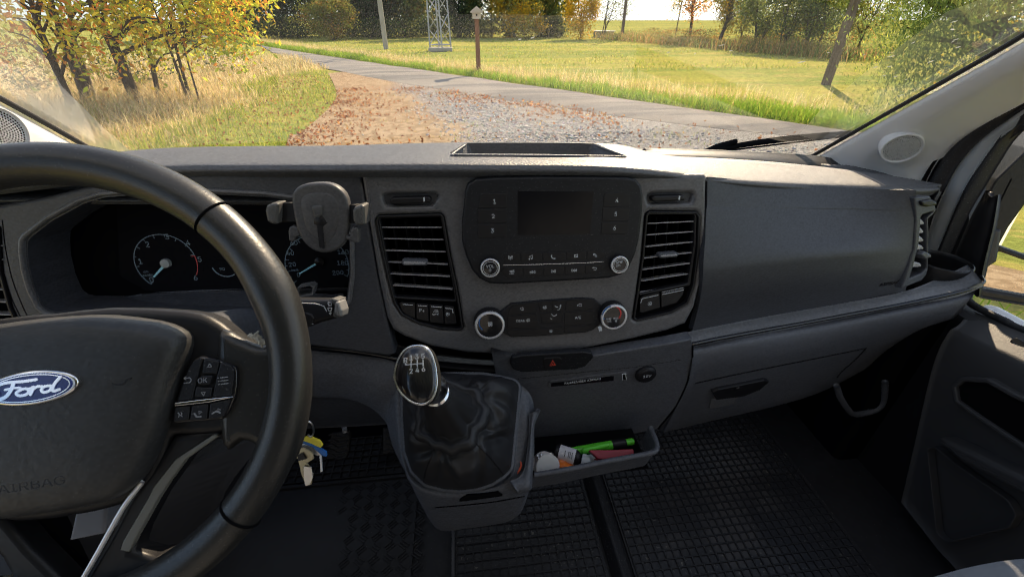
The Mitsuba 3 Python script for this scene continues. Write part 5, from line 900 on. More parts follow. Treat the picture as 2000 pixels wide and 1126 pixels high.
for a0, a1, m_ in ((1.75, 3.7, blue_m), (1.35, -.55, red_m)): part(nb, 'temperature_arc', CP.plate(LineString([(c0[0] + .0150 * math.cos(a), c0[1] + .0150 * math.sin(a)) for a in np.linspace(a0, a1, 22)]).buffer(.0011, cap_style='flat'), dd + .0001, dd + .0006), m_, False)
for t_, x, y in (('MAX', 1377, 822), ('MAX', 1415, 819), ('A/C', 1379, 836)): part(nb, 'legend', onk(dd, t_, x, y, .0030), light_m, False)
icon(nb, 'screen', 1416, 834, .0036, dd + .0002); part(nb, 'pointer', CP.plate(CP.poly(c5((1316, 868), (1332, 862), (1336, 880), (1322, 886)), d=.014), .013, .0185), light_m, False)

# ------------------------------------------------------------------ instruments
dialface_m = bs('mat_dialface', two({'type': 'diffuse', 'reflectance': {'type': 'rgb', 'value': [.008, .008, .010]}}))
ic_ = thing('instrument_cluster', 'unlit instrument cluster with rev counter and speedometer behind the steering wheel', 'instrument cluster')
IP = Plane(P(470, 515, .66), (0, -.97, .24))
part(ic_, 'backing', IP.plate(sbox(-.42, -.16, .30, .16), -.02, -.004), void_m, False); part(ic_, 'face_plate', IP.plate(IP.poly([(225, 395), (420, 385), (690, 392), (690, 558), (450, 566), (284, 569), (232, 540)], r=.006), -.004, 0, .002), dialface_m, 40)
num_m = bs('mat_numeral', two(pr((.13, .19, .24), .5)))
def arc_(c, r, a0, a1, w, n=40): return LineString([(c[0] + r * math.cos(a), c[1] + r * math.sin(a)) for a in np.radians(np.linspace(a0, a1, n))]).buffer(w / 2, quad_segs=2)
def tick(c, r0, r1, a, w): a = math.radians(a); return LineString([(c[0] + r0 * math.cos(a), c[1] + r0 * math.sin(a)), (c[0] + r1 * math.cos(a), c[1] + r1 * math.sin(a))]).buffer(w / 2, cap_style='flat')
def dial(name, c_px, edge_px, a0, a1, n, minor, label, red=None):
    k = part(ic_, name, IP.plate(Point(*IP.loc(*c_px)).buffer(.055), 0, .0005), dialface_m, False, label=label); c = A(IP.loc(*c_px)); r = np.linalg.norm(A(IP.loc(*edge_px)) - c)
    g = [arc_(c, r, a0, red or a1, .0011)] + [tick(c, r * (.88 if i % minor == 0 else .93), r, a0 + (a1 - a0) * i / (n * minor), .0009) for i in range(n * minor + 1) if red is None or a0 + (a1 - a0) * i / (n * minor) > red]
    part(k, 'scale', IP.plate(shapely.union_all(g), .0004, .0009), num_m, False)
    if red: part(k, 'red_zone', IP.plate(arc_(c, r, red, a1, .0012).union(tick(c, r * .88, r, red, .0009)), .0004, .0009), red_m, False)
    return k, c, r
k, c, r = dial('rev_counter', (325, 513), (263, 510), 227, -28, 6, 2, 'rev counter with a red zone from five', 12)
for t, x, y in (('0', 296, 546), ('1', 274, 510), ('2', 288, 477), ('3', 326, 462), ('4', 367, 474), ('5', 390, 506), ('6', 382, 542)): part(k, 'numeral', IP.text(t, x, y, .0085, .0006, .0003), num_m, False)
part(k, 'numeral', IP.text('x1000', 289, 537, .0035, .0006, .0003), num_m, False); part(k, 'numeral', IP.text('rpm', 285, 531, .0030, .0006, .0003), num_m, False)
def needle(k, c_px, tip_px, w=.0022, d=.004, m=cyan_m): a, b = A(IP.loc(*c_px, d)), A(IP.loc(*tip_px, d)); n = A([-(b - a)[1], (b - a)[0]]); n /= np.linalg.norm(n); part(k, 'needle', IP.plate(Polygon([a + n * w, b + n * w * .5, b - n * w * .5, a - n * w]), d - .0006, d + .0006), m, False)
needle(k, (324, 515), (300, 541)); part(k, 'needle_hub', lathe(IP.at(326, 513, .001), IP.n, [(.0075, 0), (.0075, .004), (.0068, .006), (0, .0065)], 32), bs('mat_hubcap', two(pr((.22, .25, .26), .35))), 40)
k, c, r = dial('speedometer', (620, 518), (557, 510), 213, -25, 10, 2, 'speedometer partly hidden by the phone holder')
for t, x, y in (('0', 583, 536), ('20', 571, 516), ('40', 567, 494), ('60', 574, 474), ('160', 670, 492), ('180', 669, 513), ('200', 660, 532), ('80', 588, 458), ('100', 620, 448), ('120', 648, 455), ('140', 664, 473)): part(k, 'numeral', IP.text(t, x, y, .0072, .0006, .0003), num_m, False)
part(k, 'numeral', IP.text('km/h', 576, 527, .0036, .0006, .0003), num_m, False); needle(k, (622, 512), (585, 534), .0018); part(k, 'needle_hub', lathe(IP.at(625, 510, .001), IP.n, [(.0075, 0), (.0075, .004), (0, .0055)], 32), screen_m, 40)
fg = part(ic_, 'fuel_gauge', IP.plate(Point(*IP.loc(436, 528)).buffer(.017), 0, .0008), dialface_m, False, label='small gauge beside the wheel rim'); part(fg, 'scale', IP.plate(arc_(IP.loc(440, 515), .021, 195, 300, .0016), .0008, .0014), num_m, False); part(fg, 'numeral', IP.text('90', 434, 525, .005, .0010, .0003), num_m, False)
part(ic_, 'lower_trim', IP.plate(IP.poly([(280, 572), (450, 565), (690, 560), (690, 566), (450, 571), (280, 578)]), -.004, .004, .001), black_m, 40)
part(dash, 'blank_switch_frame', CP.plate(CP.poly([(575, 566), (602, 561), (609, 566), (605, 582), (575, 586)], r=.001).difference(CP.poly([(575, 568), (600, 563), (606, 567), (602, 580), (575, 584)], r=.001)), -.03, -.012), centre_m, False)

# ------------------------------------------------------------------ phone holder
ph = thing('phone_holder', 'grey clamp type phone holder fixed between the speedometer and the left centre vent', 'phone holder')
HP = Plane(P(628, 430, .545), unit(A([-.05, -.96, .20]))); g4 = lambda *q: [(500 + x / 6.25, 340 + y / 6.25) for x, y in q]
hold_m = bs('mat_holder', two(pr(dusty((.062, .061, .063), .5, 60), .45))); hl_m = bs('mat_holderlight', two(pr((.075, .075, .073), .45)))
bd = HP.poly(g4((445, 300), (470, 205), (560, 132), (720, 104), (880, 108), (1000, 155), (1090, 245), (1130, 370), (1132, 600), (1112, 720), (1080, 840), (1000, 920), (850, 958), (720, 930), (620, 860), (560, 780), (500, 640), (460, 450)), k=4)
part(ph, 'back_plate', HP.plate(bd, -.010, .003, .004, 5), hold_m, 50); part(ph, 'pad', HP.m(domed(HP.poly(g4((560, 340), (620, 250), (760, 225), (900, 240), (990, 320), (1020, 450), (1000, 640), (950, 760), (850, 820), (700, 740), (610, 600)), k=4), [(1, .003), (.96, .0042), (.6, .0050), (0, .0052)])), hold_m, True)
sd_ = HP.poly(g4((700, 392), (715, 375), (815, 370), (835, 385), (832, 480), (795, 518), (735, 510)), r=.001); part(ph, 'release_button', HP.plate(sd_, .003, .0078, .0014), hl_m, 45); part(ph, 'button_face', HP.plate(sd_.buffer(-.0018), .006, .0082, .0008), hold_m, 45)
part(ph, 'slot', HP.plate(HP.poly(g4((756, 524), (828, 522), (850, 895), (795, 880)), r=.001), .003, .0062), black_m, False)
part(ph, 'arm', HP.plate(HP.poly(g4((290, 358), (470, 352), (500, 590), (300, 588))), -.012, -.003, .001), black_m, 40); part(ph, 'arm', HP.plate(HP.poly(g4((1110, 378), (1250, 380), (1250, 606), (1110, 604))), -.012, -.003, .001), black_m, 40)
part(ph, 'clamp', HP.plate(HP.poly(g4((150, 430), (168, 372), (225, 342), (305, 338), (315, 365), (306, 590), (246, 598), (175, 560)), r=.002), -.014, .010, .004, 4), hl_m, 50, label='left side clamp'); part(ph, 'clamp', HP.plate(HP.poly(g4((1200, 430), (1225, 385), (1310, 360), (1345, 375), (1356, 600), (1300, 616), (1250, 610), (1212, 560)), r=.002), -.014, .010, .004, 4), hl_m, 50, label='right side clamp')
part(ph, 'foot', HP.plate(HP.poly(g4((400, 690), (412, 645), (450, 625), (520, 650), (540, 750), (490, 770), (475, 815), (440, 826), (405, 800)), r=.001), -.008, .002, .002), hold_m, 45, label='left lower foot'); part(ph, 'foot', HP.plate(HP.poly(g4((1155, 690), (1180, 646), (1240, 648), (1256, 690), (1258, 830), (1212, 842), (1165, 815), (1100, 790), (1100, 740), (1150, 760)), r=.001), -.008, .002, .002), hold_m, 45, label='right lower foot')
part(ph, 'stem', hullspheres([HP.w([(0, 0, -.008)])[0], P(640, 440, .60)], [.016, .014]), black_m, True)
# ------------------------------------------------------------------ steering wheel, fitted as a tilted circle
sw = thing('steering_wheel', 'black leather steering wheel with an oval badge and a switch pad on its right spoke', 'steering wheel')
WC = A([-.3354, .2851, 1.4356]); wt, wy = .600, .072; WN = unit([math.sin(wy), -math.cos(wt), math.sin(wt)])
wx = unit(np.cross([0, 0, 1.], WN)); WPn = Plane(WC, WN); R0, RT_ = .178, .0163
aa = np.linspace(0, 2 * np.pi, 181)[:-1]; bbn = 22; g = []
for a in aa:
    dg = (math.degrees(a) + 180) % 360 - 180; t = abs(dg) if abs(dg) <= 90 else 180 - abs(dg)   # angle above or below the spokes
    grip = math.exp(-((dg - 18) / 9) ** 2) + math.exp(-((180 - abs(dg)) * np.sign(dg) - 18) ** 2 / 81) if dg > 0 else 0
    ri = RT_ * (1 + .10 * grip); row = []
    for b in np.arange(bbn) * 2 * np.pi / bbn:
        rr = R0 + ri * math.cos(b) * (1.0 + .05 * (math.cos(b) < 0)); row.append(WPn.w([(rr * math.cos(a), rr * math.sin(a), ri * 1.03 * math.sin(b))])[0])
    g.append(row)
part(sw, 'rim', gridmesh(A(g), True, True), wheel_m, True, label='leather rim with stitched joints')
for a in (math.radians(44), math.radians(-44), math.radians(136), math.radians(-136)):
    q = [WPn.w([((R0 + (RT_ + .0006) * math.cos(b)) * math.cos(a), (R0 + (RT_ + .0006) * math.cos(b)) * math.sin(a), (RT_ * 1.03 + .0006) * math.sin(b))])[0] for b in np.linspace(0, 2 * np.pi, 30)[:-1]]
    part(sw, 'rim_joint', tube(q, .0010, 6, closed=True), void_m, True)
def wpoly(pts, h, mirror=False, k=0, r=0):
    q = [WPn.loc(*p, h) for p in pts]
    if mirror: q = q + [(-u, v) for u, v in q[::-1]]
    if k: q = crom(q, k, True)
    p = Polygon(q).buffer(0); return rnd(p, r) if r else p
# centre: bezel with the right spoke and lower arms, then the airbag cover
bez = wpoly([(98, 612), (213, 600), (355, 606), (409, 619), (446, 645), (470, 672), (484, 705), (484, 760), (474, 810), (460, 838), (420, 850), (350, 852), (330, 860), (310, 930), (262, 975), (205, 996), (150, 1008), (110, 1012)], -.006, True, 2)
part(sw, 'bezel', WPn.plate(bez, -.030, -.006, .007, 5), black_m, 60, label='satin black bezel round the airbag cover')
spk = wpoly([(420, 655), (468, 660), (500, 672), (520, 668), (540, 620), (570, 620), (600, 740), (585, 860), (550, 930), (515, 900), (496, 872), (470, 862), (430, 868)], -.004, False, 3)
sp2 = affinity.scale(spk, -1, 1, origin=(0, 0)); 
for q, l_ in ((spk, 'right leather spoke'), (sp2, None)): part(sw, 'spoke', WPn.plate(q.buffer(.0), -.020, -.002, .009, 5), wheel_m, 60, label=l_)
arm = wpoly([(340, 850), (426, 846), (362, 897), (306, 974), (268, 1045), (258, 1078), (300, 1090), (340, 1080), (345, 1150), (240, 1180), (140, 1180), (170, 1120), (215, 1045), (250, 975), (285, 930)], -.006); arm2 = affinity.scale(arm, -1, 1, origin=(0, 0))
for q in (arm, arm2): part(sw, 'lower_arm', WPn.plate(q, -.026, -.006, .005, 4), black_m, 55)
def ribbon(pts, d, w, m, name, lab=None): part(sw, name, tube([WPn.at(*p, d) for p in pts], w, 8, k=5), m, True, label=lab)
ribbon([(278, 940), (244, 985), (215, 1035), (190, 1080), (160, 1132)], -.003, .0021, satin_m, 'trim_strip', 'silver strip on the lower arm'); part(sw, 'inner_edge', WPn.plate(wpoly([(414, 850), (428, 850), (362, 897), (330, 940), (308, 974), (265, 1050), (252, 1078), (234, 1074), (240, 1056), (288, 974), (300, 950), (342, 897)], -.004), -.010, -.004, .0012), bs('mat_edge_lit', bump(pr((.15, .15, .135), .6), grain, .0004)), 45, label='grained inner edge of the lower right arm')  # inner edge: light falling on the arm is painted in as a paler colour
hubp = wpoly([(98, 619), (160, 615), (213, 615), (302, 626), (345, 640), (365, 658), (362, 690), (345, 740), (325, 815), (300, 880), (275, 930), (245, 962), (204, 981), (113, 999), (70, 1003)], .004, True, 2)
hc = A(hubp.centroid.coords[0]); part(sw, 'airbag_cover', WPn.m(domed(hubp, [(1.0, -.012), (1.0, -.002), (.99, .004), (.965, .010), (.92, .0145), (.85, .0175), (.7, .0195), (.45, .0205), (.2, .0208), (0, .0208)], hc)), hub_m, True, label='grained airbag cover')
HB = .0210
def ell(cx, cy, rx_, ry_, h, tilt=0): c = WPn.loc(cx, cy, h); return affinity.rotate(affinity.translate(affinity.scale(Point(0, 0).buffer(1, quad_segs=16), rx_, ry_), *c), tilt, origin=c)
bx = WPn.loc(65, 756, HB); be = WPn.loc(158, 748, HB); rxm = abs(be[0] - bx[0]); bt_, bb_ = WPn.loc(65, 722, HB), WPn.loc(65, 789, HB); rym = abs(bt_[1] - bb_[1]) / 2
bg = part(sw, 'badge', WPn.plate(ell(65, 756, rxm, rym, HB), HB - .004, HB + .0028, .0016), chrome_m, 60, label='blue oval badge with silver script'); part(bg, 'badge_field', WPn.plate(ell(65, 756, rxm * .90, rym * .84, HB), HB, HB + .0034, .0004), navy_m, 45); 
e1 = ell(65, 756, rxm * .86, rym * .78, HB); part(bg, 'badge_line', WPn.plate(e1.difference(e1.buffer(-.0007)), HB, HB + .0037), chrome_m, False)
# the flowing script, drawn as strokes in badge units
def scr(pts, w, k=5): q = crom(A(pts, float), k); q = q * A([rxm, rym]) + A(bx); return LineString(q).buffer(w * rym, quad_segs=3)
ss = [scr([(-.62, -.05), (-.66, .28), (-.45, .47), (-.1, .44), (.18, .46)], .085), scr([(-.28, .42), (-.34, .05), (-.46, -.32), (-.62, -.42), (-.70, -.28), (-.62, -.16)], .10), scr([(-.46, .08), (-.30, .12), (-.16, .10)], .07), scr([(-.12, .0), (-.24, -.16), (-.20, -.34), (-.06, -.34), (.02, -.16), (-.04, .0), (-.12, .0)], .08), scr([(-.02, -.02), (.10, .02)], .06),
      scr([(.10, .04), (.08, -.16), (.04, -.36)], .085), scr([(.09, -.10), (.18, .04), (.27, .03)], .08), scr([(.46, .0), (.34, .0), (.27, -.18), (.32, -.34), (.44, -.26), (.50, -.02)], .08), scr([(.68, .44), (.56, .12), (.50, -.18), (.52, -.33), (.64, -.28)], .085)]
part(bg, 'badge_script', WPn.plate(shapely.union_all(ss), HB + .003, HB + .0042), chrome_m, False)
part(sw, 'airbag_lettering', WPn.text('AIRBAG', 68, 943, .0064, .0172, .0026, math.radians(0), sx=1.3), black_m, False)
part(sw, 'horn_mark', WPn.plate(WPn.line([(216, 740), (222, 749), (240, 750), (248, 741), (256, 738)], .0012, .0195, k=3), .018, .0200), black_m, False)
# switch pad
SD = .0015
c3 = lambda *q: [(300 + x / 5.119, 600 + y / 5.119) for x, y in q]
pad_ = wpoly(c3((335, 610), (400, 520), (450, 495), (490, 490), (660, 530), (790, 575), (830, 620), (838, 700), (825, 850), (790, 960), (740, 1060), (690, 1110), (640, 1126), (330, 1150), (200, 1160), (182, 1110), (205, 980), (260, 800)), SD, False, 2)
part(sw, 'switch_pad', WPn.plate(pad_, -.010, SD, .002), gloss_m, 55, label='gloss black switch pad')
def wb(pts, d0=SD, h=.0022, m=radio_m, lab=None, r=.0012): return part(sw, 'switch', WPn.plate(wpoly(c3(*pts), SD + h, r=r), SD - .002, SD + h, .0010), m, 45, label=lab)
wb([(345, 612), (405, 525), (455, 503), (482, 504), (440, 690), (382, 918), (232, 938)]); wb([(500, 508), (655, 538), (628, 668), (480, 660)]); wb([(470, 684), (592, 680), (556, 772), (432, 770)], h=.0038); wb([(420, 792), (588, 800), (566, 895), (402, 898)]); wb([(670, 545), (775, 582), (800, 625), (798, 730), (775, 880), (585, 895), (625, 700)])
wb([(210, 995), (362, 985), (345, 1126), (195, 1150)]); wb([(378, 982), (546, 962), (528, 1120), (358, 1135)]); wb([(562, 960), (770, 915), (735, 1030), (690, 1095), (640, 1112), (545, 1120)])
part(sw, 'switch_strip', WPn.plate(wpoly(c3((222, 945), (500, 912), (800, 882), (802, 895), (560, 945), (225, 982)), SD + .002, r=.0003), SD, SD + .0042, .0008), chrome_m, 45, label='bright strip across the switch pad')
def wicon(shape, x, y, s): u, v = WPn.loc(*c3((x, y))[0], SD + .0024); part(sw, 'switch_legend', WPn.plate(affinity.translate(affinity.scale(shape, s, s, origin=(0, 0)), u, v), SD + .002, SD + .0026), dim_m, False)
Ls = lambda pts, w=.12: LineString(pts).buffer(w / 2, quad_segs=2)
wicon(Ls([(-.35, -.3), (.35, -.3), (0, .35), (-.35, -.3)]), 560, 578, .0042); wicon(Ls([(-.35, .3), (.35, .3), (0, -.35), (-.35, .3)]), 498, 862, .0042); wicon(shapely.union_all([Ls([(-.2, .4), (.6, .4)]), Ls([(-.2, 0), (.6, 0)]), Ls([(-.2, -.4), (.6, -.4)]), Ls([(-.5, .4), (-.42, .4)]), Ls([(-.5, 0), (-.42, 0)]), Ls([(-.5, -.4), (-.42, -.4)])]), 690, 732, .0066); wicon(shapely.union_all([Ls([(-.4, .35), (.3, .35), (.5, 0), (.3, -.35), (-.5, -.35)]), Ls([(-.2, .55), (-.45, .35), (-.2, .15)])]), 340, 728, .0056)
wicon(Ls([(-.5, .3), (-.2, -.35), (.5, -.4)], .26), 440, 1072, .0044); wicon(Ls([(-.6, -.1), (0, .2), (.6, -.1)], .26), 625, 1048, .0048); wicon(shapely.union_all([Ls([(-.3, .4), (-.1, 0), (-.3, -.4)]), Ls([(.2, .4), (.3, .1), (.1, -.1), (.3, -.4)])]), 265, 1070, .0046)
for x, y in ((470, 1045), (660, 1022)): wicon(Ls([(-.4, .4), (-.4, -.4), (.3, 0), (-.4, .4)]), x, y, .0030)
u_ = WPn.text('OK', *c3((490, 728))[0], .0038, SD + .0040, .0003, math.radians(-4)); part(sw, 'switch_legend', u_, dim_m, False)
# worn foam where the rim meets the right spoke
fr = []
for i in range(16):
    p = WPn.at(488 + 3.1 * i * .62, 655 + .95 * i * .9 + rng.normal() * 1.2, -.002); fr.append(hullspheres([p, p + rng.normal(size=3) * .0014 + A([0, 0, .001]), p + rng.normal(size=3) * .002], [.0012, .0005, .0009], 6))
part(sw, 'frayed_edge', cat(*fr), bs('mat_frayed', two(pr((.42, .41, .36), .9))), False, label='frayed pale leather where rim and spoke meet', kind='stuff')

# steering column, stalk, ignition keys
co = thing('steering_column', 'dark steering column shroud behind the wheel with the wiper stalk', 'steering column'); ax2 = -WN
def col(s, u, v): return WC + ax2 * s + WPn.x * u + WPn.y * (v - .022)
part(co, 'shroud', hullspheres([col(.055, -.055, .045), col(.055, .055, .045), col(.055, -.06, -.05), col(.055, .06, -.05), col(.20, -.06, .055), col(.20, .06, .055), col(.24, -.06, -.07), col(.24, .06, -.07)], [.022] * 8, 20), fascia_m, 50); part(co, 'shroud_collar', hullspheres([col(.035, 0, 0), col(.06, 0, 0)], [.055, .05], 24), black_m, True)
part(co, 'side_shroud', hullspheres([col(.06, .06, -.02), col(.06, .10, -.03), col(.14, .06, -.02), col(.15, .105, -.035)], [.03, .022, .03, .022], 16), fascia_m, 50)
LP_ = Plane(col(.10, 0, 0), WN); part(co, 'lower_bracket', LP_.plate(LP_.poly([(150, 985), (210, 975), (204, 1042), (134, 1056)]), -.02, 0, .003), bs('mat_bracket', two(pr((.15, .155, .18), .5))), 40, label='grey bracket below the column')
stk = thing('wiper_stalk', 'black wiper stalk with a silver end cap sticking out right of the wheel rim', 'stalk'); SK = Plane(P(640, 605, .40), unit(A([-.15, -.9, .42]))); g5 = lambda *q: [(560 + x / 3.13, 560 + y / 3.13) for x, y in q]
part(stk, 'lever', SK.plate(SK.poly(g5((-120, 70), (60, 76), (255, 78), (300, 72), (312, 110), (296, 195), (220, 215), (128, 245), (60, 240), (-120, 200)), r=.002), -.016, .0, .006, 5), black_m, 50); part(stk, 'sleeve', SK.plate(SK.poly(g5((255, 76), (285, 66), (322, 78), (318, 130), (306, 188), (290, 194), (300, 130)), r=.001), -.017, .0015, .004, 4), hl_m, 50); part(stk, 'end_cap', SK.plate(SK.poly(g5((306, 88), (330, 82), (350, 140), (345, 180), (318, 178), (300, 150)), r=.002), -.012, .006, .004, 4), bs('mat_cap', two(pr((.16, .16, .16), .4))), 50, label='silver end cap of the stalk')
part(stk, 'switch_ring', SK.plate(SK.poly(g5((112, 150), (160, 165), (172, 190), (150, 240), (125, 246)), r=.001), -.01, .002, .002), black_m, 45)
mk2 = [SK.line(g5(*l), .0007, .001) for l in ([(250, 96), (274, 96), (270, 114), (254, 114), (250, 96)], [(250, 128), (274, 128), (270, 146), (254, 146), (250, 128)], [(90, 98), (180, 104), (225, 118), (242, 150)], [(128, 184), (160, 182)], [(132, 205), (158, 210)], [(138, 222), (156, 228)], [(265, 155), (272, 162), (265, 169), (258, 162), (265, 155)])] + [SK.poly(g5((x, 196), (x + 5, 178), (x + 10, 196)), .001) for x in (127, 140, 153)]
part(stk, 'wiper_legend', SK.plate(shapely.union_all(mk2), -.001, .0006), light_m, False)
kb = thing('key_bunch', 'bunch of keys with yellow and blue caps hanging behind the wheel rim', 'keys'); k7 = lambda *q: [(x / 2.643, 700 + y / 2.643) for x, y in q]; KY = .385
Pk = lambda x, y, Y=KY: P(*k7((x, y))[0], Y)
part(kb, 'key_ring', tube([Pk(1560, 350), Pk(1580, 326), (Pk(1602, 328)), Pk(1616, 350), Pk(1618, 385), Pk(1604, 402), Pk(1590, 392)], .0012, 8, k=6), chrome_m, True)
KF = Plane(Pk(1600, 480), unit(A([-.1, -.85, .5])))
def kp(name, pts, d0, d1, m, lab=None, r=.001, bv=.0006): part(kb, name, KF.plate(KF.poly(k7(*pts), r=r), d0, d1, bv), m, 45, label=lab)
brass_m = bs('mat_key', two(pr((.45, .38, .24), .32, metallic=.6)))
kp('key_cap', [(1576, 395), (1610, 390), (1660, 410), (1678, 435), (1668, 448), (1620, 425), (1580, 412)], .004, .008, yl_m if 'yl_m' in globals() else light_m, 'yellow key cap'); kp('key_cap', [(1560, 412), (1620, 428), (1690, 475), (1692, 500), (1670, 495), (1620, 450), (1562, 428)], .001, .004, blue_m, 'blue key cap')
kp('key_head', [(1548, 440), (1600, 425), (1650, 455), (1668, 490), (1640, 500), (1580, 470)], -.002, .001, satin_m); kp('key_head', [(1535, 455), (1580, 445), (1625, 470), (1632, 505), (1600, 525), (1545, 500), (1533, 478)], .005, .0075, brass_m, 'brass coloured key head'); kp('key_blade', [(1545, 500), (1580, 510), (1612, 555), (1625, 590), (1615, 640), (1590, 648), (1565, 590)], .003, .005, brass_m, r=.0004); kp('key_blade', [(1580, 540), (1620, 545), (1628, 600), (1612, 636), (1588, 644), (1580, 600)], .0055, .007, chrome_m, r=.0004); kp('key_blade', [(1645, 500), (1655, 500), (1660, 585), (1650, 590)], -.004, -.002, satin_m, r=.0002)
part(kb, 'tag', KF.plate(KF.poly(k7((1555, 480), (1580, 470), (1600, 500), (1560, 510))), .008, .010), screen_m, False)

# ------------------------------------------------------------------ pedals and floor
pd = thing('brake_pedal', 'wavy rubber brake pedal left of the gear console', 'pedal'); PDp = Plane(P(660, 870, .71), unit(A([0, -.75, .66])))
part(pd, 'pad', PDp.plate(PDp.poly(g5((268, 893), (380, 880), (388, 920), (380, 1000), (366, 1045), (240, 1055), (238, 1030), (262, 950)), r=.003), -.012, .0, .003), rubber_m, 45)
for i, y in enumerate((905, 940, 972, 1004, 1034)): part(pd, 'rib', PDp.plate(PDp.line(g5((262 - i * 3, y), (285 - i * 3, y - 8), (310, y + 12), (340, y + 8), (372 - i * 2, y - 2)), .0045, 0, k=4), -.001, .004, .0012), rubber_m, 45)
part(pd, 'arm', tube([P(*g5((355, 882))[0], .72), P(*g5((350, 845))[0], .74), P(*g5((352, 800))[0], .78)], .006, 8), satin_m, True)
pd2 = thing('accelerator_pedal', 'narrow dark accelerator pedal beside the gear console', 'pedal'); AP2 = Plane(P(760, 862, .74), unit(A([0, -.75, .66])))
part(pd2, 'pad', AP2.plate(AP2.poly(g5((586, 862), (655, 850), (668, 900), (655, 1000), (610, 1025), (582, 1020)), r=.003), -.012, 0, .003), black_m, 45)
for y in (890, 930, 970, 1000): part(pd2, 'rib', AP2.plate(AP2.line(g5((600, y), (620, y - 8), (640, y + 6), (655, y)), .0035, 0, k=4), -.001, .003, .001), rubber_m, 45)
MZ = .726
def ribs(k, x0, x1, y0, y1, s, h, w):
    nx, ny = int(round((x1 - x0) / s)), int(round((y1 - y0) / s))
    for i in range(nx + 1): x = x0 + (x1 - x0) * i / nx; part(k, 'rib', wbox(x - w, x + w, y0, y1, MZ + .002, MZ + .002 + h), rubber_m, False)
    for j in range(ny + 1): y = y0 + (y1 - y0) * j / ny; part(k, 'rib', wbox(x0, x1, y - w, y + w, MZ + .002, MZ + .0015 + h), rubber_m, False)
mt_m = bs('mat_matbase', two(pr(proc(lambda p, n, uv: mi.Color3f(.018, .018, .021) * (.8 + .5 * noise(p.x * 300, p.y * 300)) + mi.Color3f(.034, .030, .026) * smoothstep(.48, .78, fbm(p.x * 9, p.y * 9, 0, 4)) + mi.Color3f(.10, .09, .07) * smoothstep(.90, .95, noise(p.x * 260, p.y * 260, 4))), .40)))
mx0, mx1 = PZ(892, 1100, MZ)[0], PZ(1158, 1030, MZ)[0]; my1 = PZ(1120, 938, MZ)[1]
k = thing('rubber_mat', 'middle rubber floor mat with a square grid below the tray', 'floor mat', 'black rubber floor mats'); part(k, 'sheet', wbox(mx0 - .008, mx1 + .006, -.25, my1 + .12, MZ - .003, MZ + .002), mt_m, False); ribs(k, mx0, mx1, .10, my1 + .11, .0178, .0034, .0015)
part(k, 'edge', wbox(mx0 - .010, mx0 - .004, -.25, my1 + .12, MZ, MZ + .010), bs('mat_matedge', two(pr((.06, .06, .065), .5))), False)
px0, px1 = PZ(1205, 1000, MZ)[0], .78
k = thing('rubber_mat', 'right hand rubber floor mat with a square grid in the passenger footwell', 'floor mat', 'black rubber floor mats'); part(k, 'sheet', wbox(px0 - .006, px1 + .01, -.25, .86, MZ - .003, MZ + .002), mt_m, False); ribs(k, px0, px1, .10, .84, .0178, .0034, .0015)
part(van, 'floor_rib', (lambda a, b: hullspheres([A([a, .72, MZ]), A([b, .72, MZ]), A([a, -.2, MZ]), A([b, -.2, MZ]), A([a + .01, .72, MZ + .025]), A([b - .01, .72, MZ + .02]), A([a + .01, -.2, MZ + .025]), A([b - .01, -.2, MZ + .02])], [.006] * 8, 10))(mx1 + .018, px0 - .014), rubber_m, 40)
dx1 = PZ(812, 1010, MZ)[0]; dy = PZ(640, 946, MZ)[1]
k = thing('rubber_mat', 'left rubber floor mat with a tread plate pattern under the pedals', 'floor mat', 'black rubber floor mats'); part(k, 'sheet', wbox(-.78, dx1, -.3, .80, MZ - .003, MZ + .002), rubber_m, False); ribs(k, -.52, dx1, dy + .01, .80, .021, .006, .0013)
part(k, 'edge', wbox(-.5, dx1, dy - .004, dy + .004, MZ, MZ + .008), rubber_m, False)
n_ = 0; s = .030
for i in range(-1, 15):
    for j in range(0, 16):
        x, y = dx1 - .02 - i * s, dy - .02 - j * s * .8
        if x < -.42 or y < .1: continue
        a = math.radians(38 if (i + j) % 2 else -38)
        bars = [affinity.rotate(sbox(x - .010, y - .0011 + o, x + .010, y + .0011 + o), math.degrees(a), origin=(x, y)) for o in (-.0058, 0, .0058)]
        for q in bars:
            n_ += 1
            if n_ <= 296: part(k, 'tread_bar', prism(q, MZ + .002, MZ + .0050), rubber_m, False)

# ------------------------------------------------------------------ odds and ends in the tray and the pocket
zf = zt + .001
def item(name, label, cat_): return thing(name, label, cat_)
tp = item('thread_spool', 'pale plastic spool of wire at the left end of the tray', 'spool'); so_ = PZ(1066, 908, zf + .024); spm = bs('mat_spool', two(pr((.62, .60, .57), .4))); na = unit(A([.15, -.75, .65]))
part(tp, 'flange', lathe(so_ + na * .012, na, [(0, .002), (.021, .002), (.0225, .001), (.0225, -.001), (.007, -.001)], 36), spm, 40); part(tp, 'flange', lathe(so_ - na * .012, na, [(.007, .001), (.0225, .001), (.0225, -.001), (0, -.002)], 36), spm, 40); part(tp, 'winding', lathe(so_, na, [(.015, -.011), (.0158, -.005), (.0155, 0), (.0158, .006), (.015, .011)], 36), bs('mat_wire', two(pr((.55, .30, .20), .35))), 40)
ow = item('orange_wrapper', 'crumpled orange wrapper beside the spool', 'wrapper'); 
def crumple(c, s, seed, flat=.6):
    t = trimesh.creation.icosphere(2, 1.0); v = A(t.vertices); v = v * (.65 + .8 * meshkit.noise(v * 2.4 + seed, seed))[:, None]; return v * A([s, s * .8, s * flat]) + c, A(t.faces)
scene[ow] = mikit.ply(crumple(PZ(1098, 910, zf + .017), .019, 3), bs('mat_orange', two(pr((.72, .17, .02), .3))), False)
